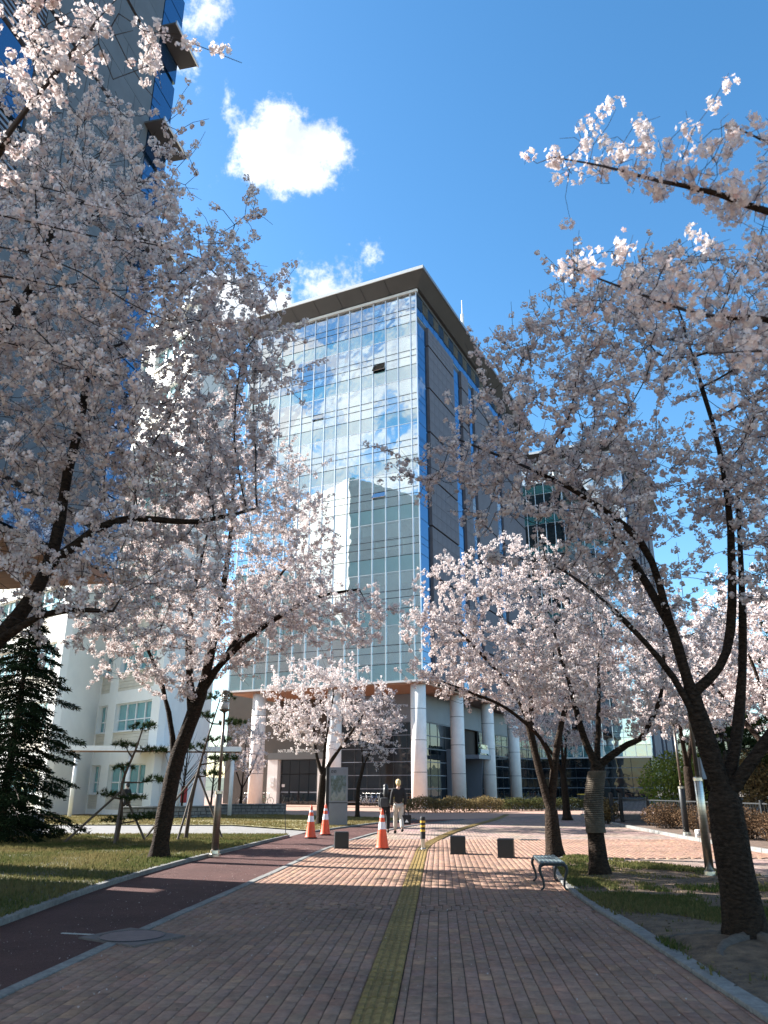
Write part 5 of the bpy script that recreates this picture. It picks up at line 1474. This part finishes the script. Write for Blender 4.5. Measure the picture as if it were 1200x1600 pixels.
# ---- canopy walk
cw = thing('canopy_walk', 'covered walkway with timber underside along the white office', 'canopy', (-17.5, 44.6, 0), R(9))
MB().box(0, 9.4, -.9, .9, 3.5, 3.62).build('roof_slab', M_white, cw)
for k in range(12): MB().box(.02 + k * .78, .02 + k * .78 + .765, -.86, .86, 3.4, 3.49).build('timber_board', M_wood, cw)
MB().box(-.05, 9.45, -.96, -.9, 3.42, 3.68).build('edge_trim', M_concrete, cw)
for x in (.6, 3.4, 6.2, 9.0):
    for y in (-.6,): MB().lathe([(.11, 0), (.11, 3.4)], 14, (x, y, 0)).build('post', M_concrete, cw, smooth=True)
rs = thing('red_sign_post', 'small red sign on a post before the shaded white flank', 'sign', (-11.4, 46.6, 0))
MB().tube([(0, 0, -.02), (0, 0, 1.6)], .03, 8).build('post', M_steel, rs); MB().box(-.2, .2, -.05, -.03, .7, 1.6).build('sign_plate', mat('sign_red', (.5, .03, .03), .5), rs, bevel=.01)

# ---- bicycles parked under the tower
def bicycle(label, loc, rz, group, mcol):
    root = thing('bicycle', label, 'bicycle', loc, rz, group)
    fm = mat('bike_frame_' + mcol[0], mcol[1], .35, .1, 4)
    for x in (-.52, .52):
        w = MB().torus((x, 0, .34), .315, .018, 'y', 24, 6).build('wheel', M_black, root, smooth=True)
        sp = MB()
        for k in range(8):
            a = math.pi * k / 8; sp.tube([(x - .31 * math.cos(a), 0, .34 - .31 * math.sin(a)), (x + .31 * math.cos(a), 0, .34 + .31 * math.sin(a))], .003, 3)
        sp.build('spokes', M_steel, w); MB().torus((x, 0, .34), .295, .008, 'y', 20, 4).build('rim', M_steel, w)
    MB().tube([(-.52, 0, .34), (-.05, 0, .32), (.38, 0, .78), (-.2, 0, .72), (-.05, 0, .32)], .017, 6).tube([(-.52, 0, .34), (-.2, 0, .72), (-.23, 0, .88)], .014, 6).tube([(.52, 0, .34), (.4, 0, .74), (.36, 0, .98)], .015, 6).build('frame', fm, root, smooth=True)
    MB().tube([(.3, -.28, 1.0), (.4, -.16, 1.02), (.37, 0, 1.0), (.4, .16, 1.02), (.3, .28, 1.0)], .013, 6).build('handlebar', M_steel, root, smooth=True)
    MB().ball((-.25, 0, .9), .1, 10, 6, (1.4, .8, .35)).build('saddle', M_black, root, smooth=True)
    MB().torus((-.05, 0, .32), .09, .008, 'y', 14, 4).tube([(-.05, -.07, .32), (-.05, -.08, .15)], .01, 5).tube([(-.05, .07, .32), (-.05, .08, .49)], .01, 5).build('crank', M_steel, root)
    return root
cols = [('silver', (.45, .46, .48)), ('white', (.7, .7, .7)), ('blue', (.06, .12, .3)), ('black', (.02, .02, .02)), ('red', (.35, .04, .04)), ('green', (.05, .2, .08)), ('yellow', (.5, .38, .05)), ('grey', (.15, .15, .16)), ('orange', (.5, .15, .03))]
TL = Matrix.Translation(TC_LOC) @ Matrix.Rotation(TC_ROT, 4, 'Z')
proto_b = []
def park(lx, ly, rz, where, group, k):
    p = TL @ Vector((lx, ly, 0)); label = cols[k % 9][0] + ' framed ' + where
    if k < len(cols):
        proto_b.append(bicycle(label, p, TC_ROT + rz, group, cols[k])); return
    c = copy_tree(proto_b[k % 9]); c.location = p; c.rotation_euler = (0, 0, TC_ROT + rz); c['label'] = label; c['group'] = group
random.seed(5)
for i in range(9): park(-7.6 + i * .52, 4.6, R(72) + random.uniform(-.1, .1), 'bicycle parked in the row between the columns of the glass hall', 'bicycles in the rack by the glass hall', i)
for i in range(5): park(-19.0 + i * .6, 3.4, R(70) + random.uniform(-.1, .1), 'bicycle parked in the shaded row left of the main entrance', 'bicycles left of the entrance', i + 10)
for i in range(4): park(-1.6 + i * .1, 33.0 + i * 1.1, R(20) + random.uniform(-.2, .2), 'bicycle parked beside the dark glass wall near the litter bin', 'bicycles near the litter bin', i + 15)
lb = thing('litter_bin', 'square black litter bin with yellow rim on the far plaza', 'litter bin', (16.0, 65.5, 0))
MB().box(-.45, .45, -.4, .4, .06, .95).build('bin_body', M_iron, lb, bevel=.02); MB().box(-.47, .47, -.42, .42, .93, 1.0).build('rim', M_yellow, lb); MB().box(-.4, .4, -.35, .35, 0, .07).build('foot', M_black, lb)
bx = thing('planter_box', 'pale stone planter box next to the litter bin', 'planter', (14.9, 65.2, 0)); MB().box(-.5, .5, -.35, .35, 0, .6).build('box_body', M_concrete, bx, bevel=.02); MB().box(-.42, .42, -.27, .27, .59, .63).build('soil', M_soil, bx)

# ---- exposed roots and straw rope
rb = mat('pale_root_bark', (0.08, 0.064, 0.05), .85, .45, 9, bump=.8, bscale=30)
for pts, r0 in (([(3.78, 9.0, .1), (3.5, 8.8, .07), (3.3, 8.55, .045), (3.25, 8.3, .0)], .09), ([(3.9, 8.95, .1), (3.95, 8.55, .08), (3.7, 8.2, .06), (3.75, 7.8, -.02)], .1), ([(3.6, 9.2, .1), (3.3, 9.35, .06), (3.05, 9.4, .03), (3.02, 9.6, -.02)], .06), ([(4.0, 9.0, .1), (4.35, 8.6, .06), (4.4, 8.1, .03), (4.7, 7.8, -.02)], .08), ([(3.4, 8.7, .05), (3.15, 8.75, .03), (3.06, 8.55, -.01)], .035)):
    sp = smooth_line(pts, 5); n = len(sp)
    vs_ = [(x - 3.81 + random.uniform(-.006, .006), y - 9.16, z) for x, y, z in sp]
    MB().tube(vs_, [r0 * (1 - .6 * i / (n - 1)) * random.uniform(.85, 1.12) for i in range(n)], 8).build('root', rb, R1, smooth=True)
st = [o for o in bpy.data.objects if o.name.startswith('cherry_tree') and 'straw' in o.get('label', '')][0]
M_straw = mat('straw_rope', (0.085, 0.065, 0.045), .9, .35, 10, bump=.6, bscale=60)
tp = smooth_line([(0, 0, .78), (-.01, 0, 1.0), (0, 0, 1.3), (.06, 0, 1.62), (.12, 0, 1.86)], 8)
pts = []
turns = 34; N_ = turns * 10
for i in range(N_):
    f = i / (N_ - 1); k = f * (len(tp) - 1); a_ = int(min(k, len(tp) - 2)); c_ = Vector(tp[a_]).lerp(Vector(tp[a_ + 1]), k - a_)
    r_ = .178 - .016 * f; t_ = 2 * math.pi * turns * f
    pts.append((c_.x + r_ * math.cos(t_), c_.y + r_ * math.sin(t_), c_.z))
MB().tube(pts, .0175, 5).build('straw_rope', M_straw, st, smooth=True)
# ================================================================== people
def skin_mesh(name, joints, bones, m, parent, sub=2, root=0):
    """one continuous body from a joint graph: joints = [(xyz, rx, ry)], grown with Skin + Subdivision"""
    me = bpy.data.meshes.new(name)
    me.from_pydata([j[0] for j in joints], bones, [])
    o = link(name, me, parent)
    sk = o.modifiers.new('skin', 'SKIN'); sk.use_smooth_shade = True
    for i, j in enumerate(joints):
        v = me.skin_vertices[0].data[i]; v.radius = (j[1], j[2] if len(j) > 2 else j[1]); v.use_root = (i == root)
    ss = o.modifiers.new('sub', 'SUBSURF'); ss.levels = sub; ss.render_levels = sub
    me.materials.append(m)
    return o
M_skin = mat('skin', (0.42, 0.25, 0.18), .55, .08, 8)
def cloth(name, c): return mat(name, c, .85, .2, 7, bump=.25, bscale=25)

def person(label, loc, rz, h, top_m, leg_m, shoe_m, hair_m, stride=0.0, arm=(0.1, 0.1), hair='short', bag=None, lean=0.0, seat=False, top_long=0.0):
    """standing or walking figure facing +y; stride moves the feet fore and aft; built at 1.75 m and scaled"""
    root = thing('person', label, 'person', loc, rz)
    s = h / 1.75
    root.scale = (s, s, s)
    hipz, kneez, ank = .90, .49, .085
    L, Rr = stride, -stride
    def leg(sx, f):
        if seat:
            return [((sx * .09, 0, hipz), .09), ((sx * .12, .36, hipz - .02 - .12 * (f > 0)), .07), ((sx * .12, .28, .42 - .12 * (f > 0)), .05), ((sx * .12, .40, .40 - .12 * (f > 0)), .04)]
        kb = .06 if f < 0 else .03
        foot_z = ank + (.07 if f < 0 else 0)
        return [((sx * .09, 0, hipz), .095), ((sx * .095, f * .5 + kb, kneez), .066), ((sx * .095, f - (.05 if f < 0 else 0), foot_z), .046), ((sx * .1, f + .13 - (.06 if f < 0 else 0), foot_z - .05), .036)]
    lg, rg = leg(-1, L), leg(1, R_ := Rr)
    # body core (skin): pelvis, spine, neck, head, arms with hands
    ly = lean
    def arm_j(sx, sw):
        return [((sx * .185, ly * .95, 1.42), .05), ((sx * .235, ly * .9 - .04 + sw * .4, 1.14), .042), ((sx * .23, ly * .8 + .04 + sw, .90), .03), ((sx * .225, ly * .8 + .06 + sw, .82), .034)]
    J = [((0, 0, .95), .12, .09), ((0, ly * .4, 1.12), .115, .085), ((0, ly * .8, 1.34), .14, .09), ((0, ly, 1.47), .055, .055), ((0, ly + .01, 1.55), .05, .05), ((0, ly + .02, 1.66), .072, .088), ((0, ly + .02, 1.71), .06, .07)]
    Bn = [(0, 1), (1, 2), (2, 3), (3, 4), (4, 5), (5, 6)]
    for sx, sw in ((-1, arm[0]), (1, arm[1])):
        b0 = len(J); J += [(p, r, r) for p, r in arm_j(sx, sw)]; Bn += [(2, b0), (b0, b0 + 1), (b0 + 1, b0 + 2), (b0 + 2, b0 + 3)]
    for q in (lg, rg):
        b0 = len(J); J += [(p, r * .82, r * .82) for p, r in q]; Bn += [(0, b0), (b0, b0 + 1), (b0 + 1, b0 + 2), (b0 + 2, b0 + 3)]
    body = skin_mesh('body', J, Bn, M_skin, root)
    # fingers
    for sx, sw in ((-1, arm[0]), (1, arm[1])):
        c = Vector(arm_j(sx, sw)[3][0])
        fb = MB()
        for k in range(4):
            y = (k - 1.5) * .02; l_ = (.062, .075, .07, .055)[k]
            fb.tube([(c.x, c.y + y, c.z), (c.x - sx * .005, c.y + y, c.z - .035 - l_ * .4), (c.x - sx * .022, c.y + y, c.z - .035 - l_)], [.0095, .009, .007], 6)
        fb.tube([(c.x, c.y + .025, c.z + .03), (c.x - sx * .01, c.y + .052, c.z - .005), (c.x - sx * .015, c.y + .055, c.z - .035)], [.011, .01, .008], 6)
        fb.build('fingers', M_skin, body, smooth=True)
    # face, ears
    f = MB().ball((0, ly + .105, 1.645), .016, 8, 6, (.8, 1, 1.3)); 
    for sx in (-1, 1): f.ball((sx * .075, ly + .02, 1.65), .022, 8, 6, (.4, .8, 1.2))
    f.build('nose_and_ears', M_skin, body, smooth=True)
    e = MB()
    for sx in (-1, 1): e.ball((sx * .03, ly + .095, 1.668), .010, 8, 6)
    e.build('eyes', M_black, body, smooth=True)
    # jacket
    T = [((0, 0, .93 - top_long), .155, .115), ((0, ly * .4, 1.12), .15, .115), ((0, ly * .8, 1.34), .175, .115), ((0, ly, 1.45), .085, .075)]
    TB = [(0, 1), (1, 2), (2, 3)]
    for sx, sw in ((-1, arm[0]), (1, arm[1])):
        b0 = len(T); a = arm_j(sx, sw); T += [(a[0][0], .078, .078), (a[1][0], .064, .064), ((Vector(a[2][0]) + Vector((0, 0, .02)))[:], .05, .05)]; TB += [(2, b0), (b0, b0 + 1), (b0 + 1, b0 + 2)]
    skin_mesh('jacket', T, TB, top_m, root)
    # trousers
    Q = [((0, 0, .94), .142, .105)]; QB = []
    for q in (lg, rg):
        b0 = len(Q); Q += [(q[0][0], .105, .105), (q[1][0], .085, .085), ((Vector(q[2][0]) + Vector((0, 0, .03)))[:], .072, .072)]; QB += [(0, b0), (b0, b0 + 1), (b0 + 1, b0 + 2)]
    skin_mesh('trousers', Q, QB, leg_m, root)
    for q in (lg, rg):
        a, b_ = Vector(q[2][0]), Vector(q[3][0])
        sh = MB().tube([a + Vector((0, -.06, -.035)), a + Vector((0, 0, -.03)), b_ + Vector((0, -.02, 0)), b_ + Vector((0, .035, -.008))], [.036, .052, .046, .026], 10)
        sh.build('shoe', shoe_m, root, smooth=True)
    hr = MB().ball((0, ly + .005, 1.69), .096, 14, 10, (.95, 1.08, .98))
    hr.ball((0, ly - .03, 1.64), .088, 12, 8, (.98, .9, 1.0))
    if hair == 'long':
        hr.tube([(0, ly - .05, 1.68), (0, ly - .075, 1.55), (0, ly - .10, 1.40), (0, ly - .115, 1.26), (0, ly - .12, 1.18)], [.088, .098, .105, .09, .03], 12)
    ho = hr.build('hair', hair_m, root, smooth=True)
    # cut the fringe free of the face
    for v in ho.data.vertices:
        if v.co.y > ly + .075 and v.co.z < 1.70: v.co.y = ly + .06
        v.co += Vector((mnoise.noise(v.co * 30), mnoise.noise(v.co * 31 + Vector((5, 0, 0))), mnoise.noise(v.co * 29 + Vector((0, 7, 0))))) * .012
    return root

blk = cloth('black_jacket', (.010, .010, .012)); cream = cloth('cream_trousers', (.42, .38, .33)); dkp = cloth('dark_trousers', (.015, .016, .02))
m1 = person('person with blond hair in a black jacket and cream trousers, seen from behind', (0.52, 29.5, 0), R(6), 1.80, blk, cream, cloth('black_shoes', (.01, .01, .01)), mat('blond_hair', (.55, .42, .20), .6, .3, 20), .2, (.14, -.05))
m2 = person('person with long black hair and grey shoulder bag walking beside the blond one', (0.06, 29.9, 0), R(2), 1.64, cloth('charcoal_top', (.018, .018, .02)), dkp, cloth('black_shoes', (.01, .01, .01)), mat('black_hair', (.008, .007, .007), .45, .3, 20), -.17, (-.12, .12), 'long')
tote = thing('tote_bag', 'black tote bag with white triangle mark in the hand of the blond person', 'bag', (0.80, 29.47, 0), R(6))
def slab(mb, poly, y0, y1):
    n = len(poly); return mb.add([(x, y0, z) for x, z in poly] + [(x, y1, z) for x, z in poly], [tuple(range(n)), tuple(range(2 * n - 1, n - 1, -1))] + [(i, i + n, (i + 1) % n + n, (i + 1) % n) for i in range(n)])
slab(MB(), [(-.15, .30), (.15, .30), (.17, .62), (-.17, .62)], -.055, .055).build('bag_body', cloth('tote_black', (.012, .012, .014)), tote, bevel=.015)
for y in (-.05, .05): MB().tube(smooth_line([(-.09, y, .6), (-.06, y * .6, .75), (0, y * .3, .815), (.06, y * .6, .75), (.09, y, .6)], 4), .011, 6).build('handle', cloth('tote_black', (.012, .012, .014)), tote, smooth=True)
slab(MB(), [(-.07, .38), (.07, .38), (0, .48)], -.059, -.054).build('triangle_mark', M_white, tote)
sb = thing('shoulder_bag', 'grey shoulder bag on the back of the long haired person', 'bag', (0.01, 29.72, 0), R(2))
slab(MB(), [(-.15, .88), (.15, .88), (.165, 1.0), (.14, 1.2), (-.14, 1.2), (-.165, 1.0)], -.06, .06).build('bag_body', cloth('grey_canvas', (.05, .052, .056)), sb, bevel=.035)
MB().tube(smooth_line([(-.12, .0, 1.1), (-.17, .1, 1.28), (-.12, .2, 1.36), (.0, .03, 1.3), (.1, -.0, 1.12)], 5), .014, 6).build('strap', cloth('grey_canvas', (.05, .052, .056)), sb, smooth=True)
person('person in dark clothes walking under the canopy walk', (-13.6, 43.3, 0), R(70), 1.72, blk, dkp, cloth('black_shoes', (.01, .01, .01)), mat('black_hair', (.008, .007, .007)), .24, (.16, -.12), 'short', top_long=.12)
cb_ = bicycle('bicycle being ridden away across the orange terrace', (-2.9, 56.0, 0), R(84), None, ('black', (.02, .02, .02)))
person('person in white jacket and helmet riding a bicycle on the terrace', (-2.93, 55.78, -.02), R(-6), 1.75, cloth('white_jacket', (.72, .72, .72)), dkp, cloth('black_shoes', (.01, .01, .01)), mat('white_helmet', (.75, .75, .75), .3, .05, 5), .1, (.25, .25), 'short', lean=.12, seat=True)
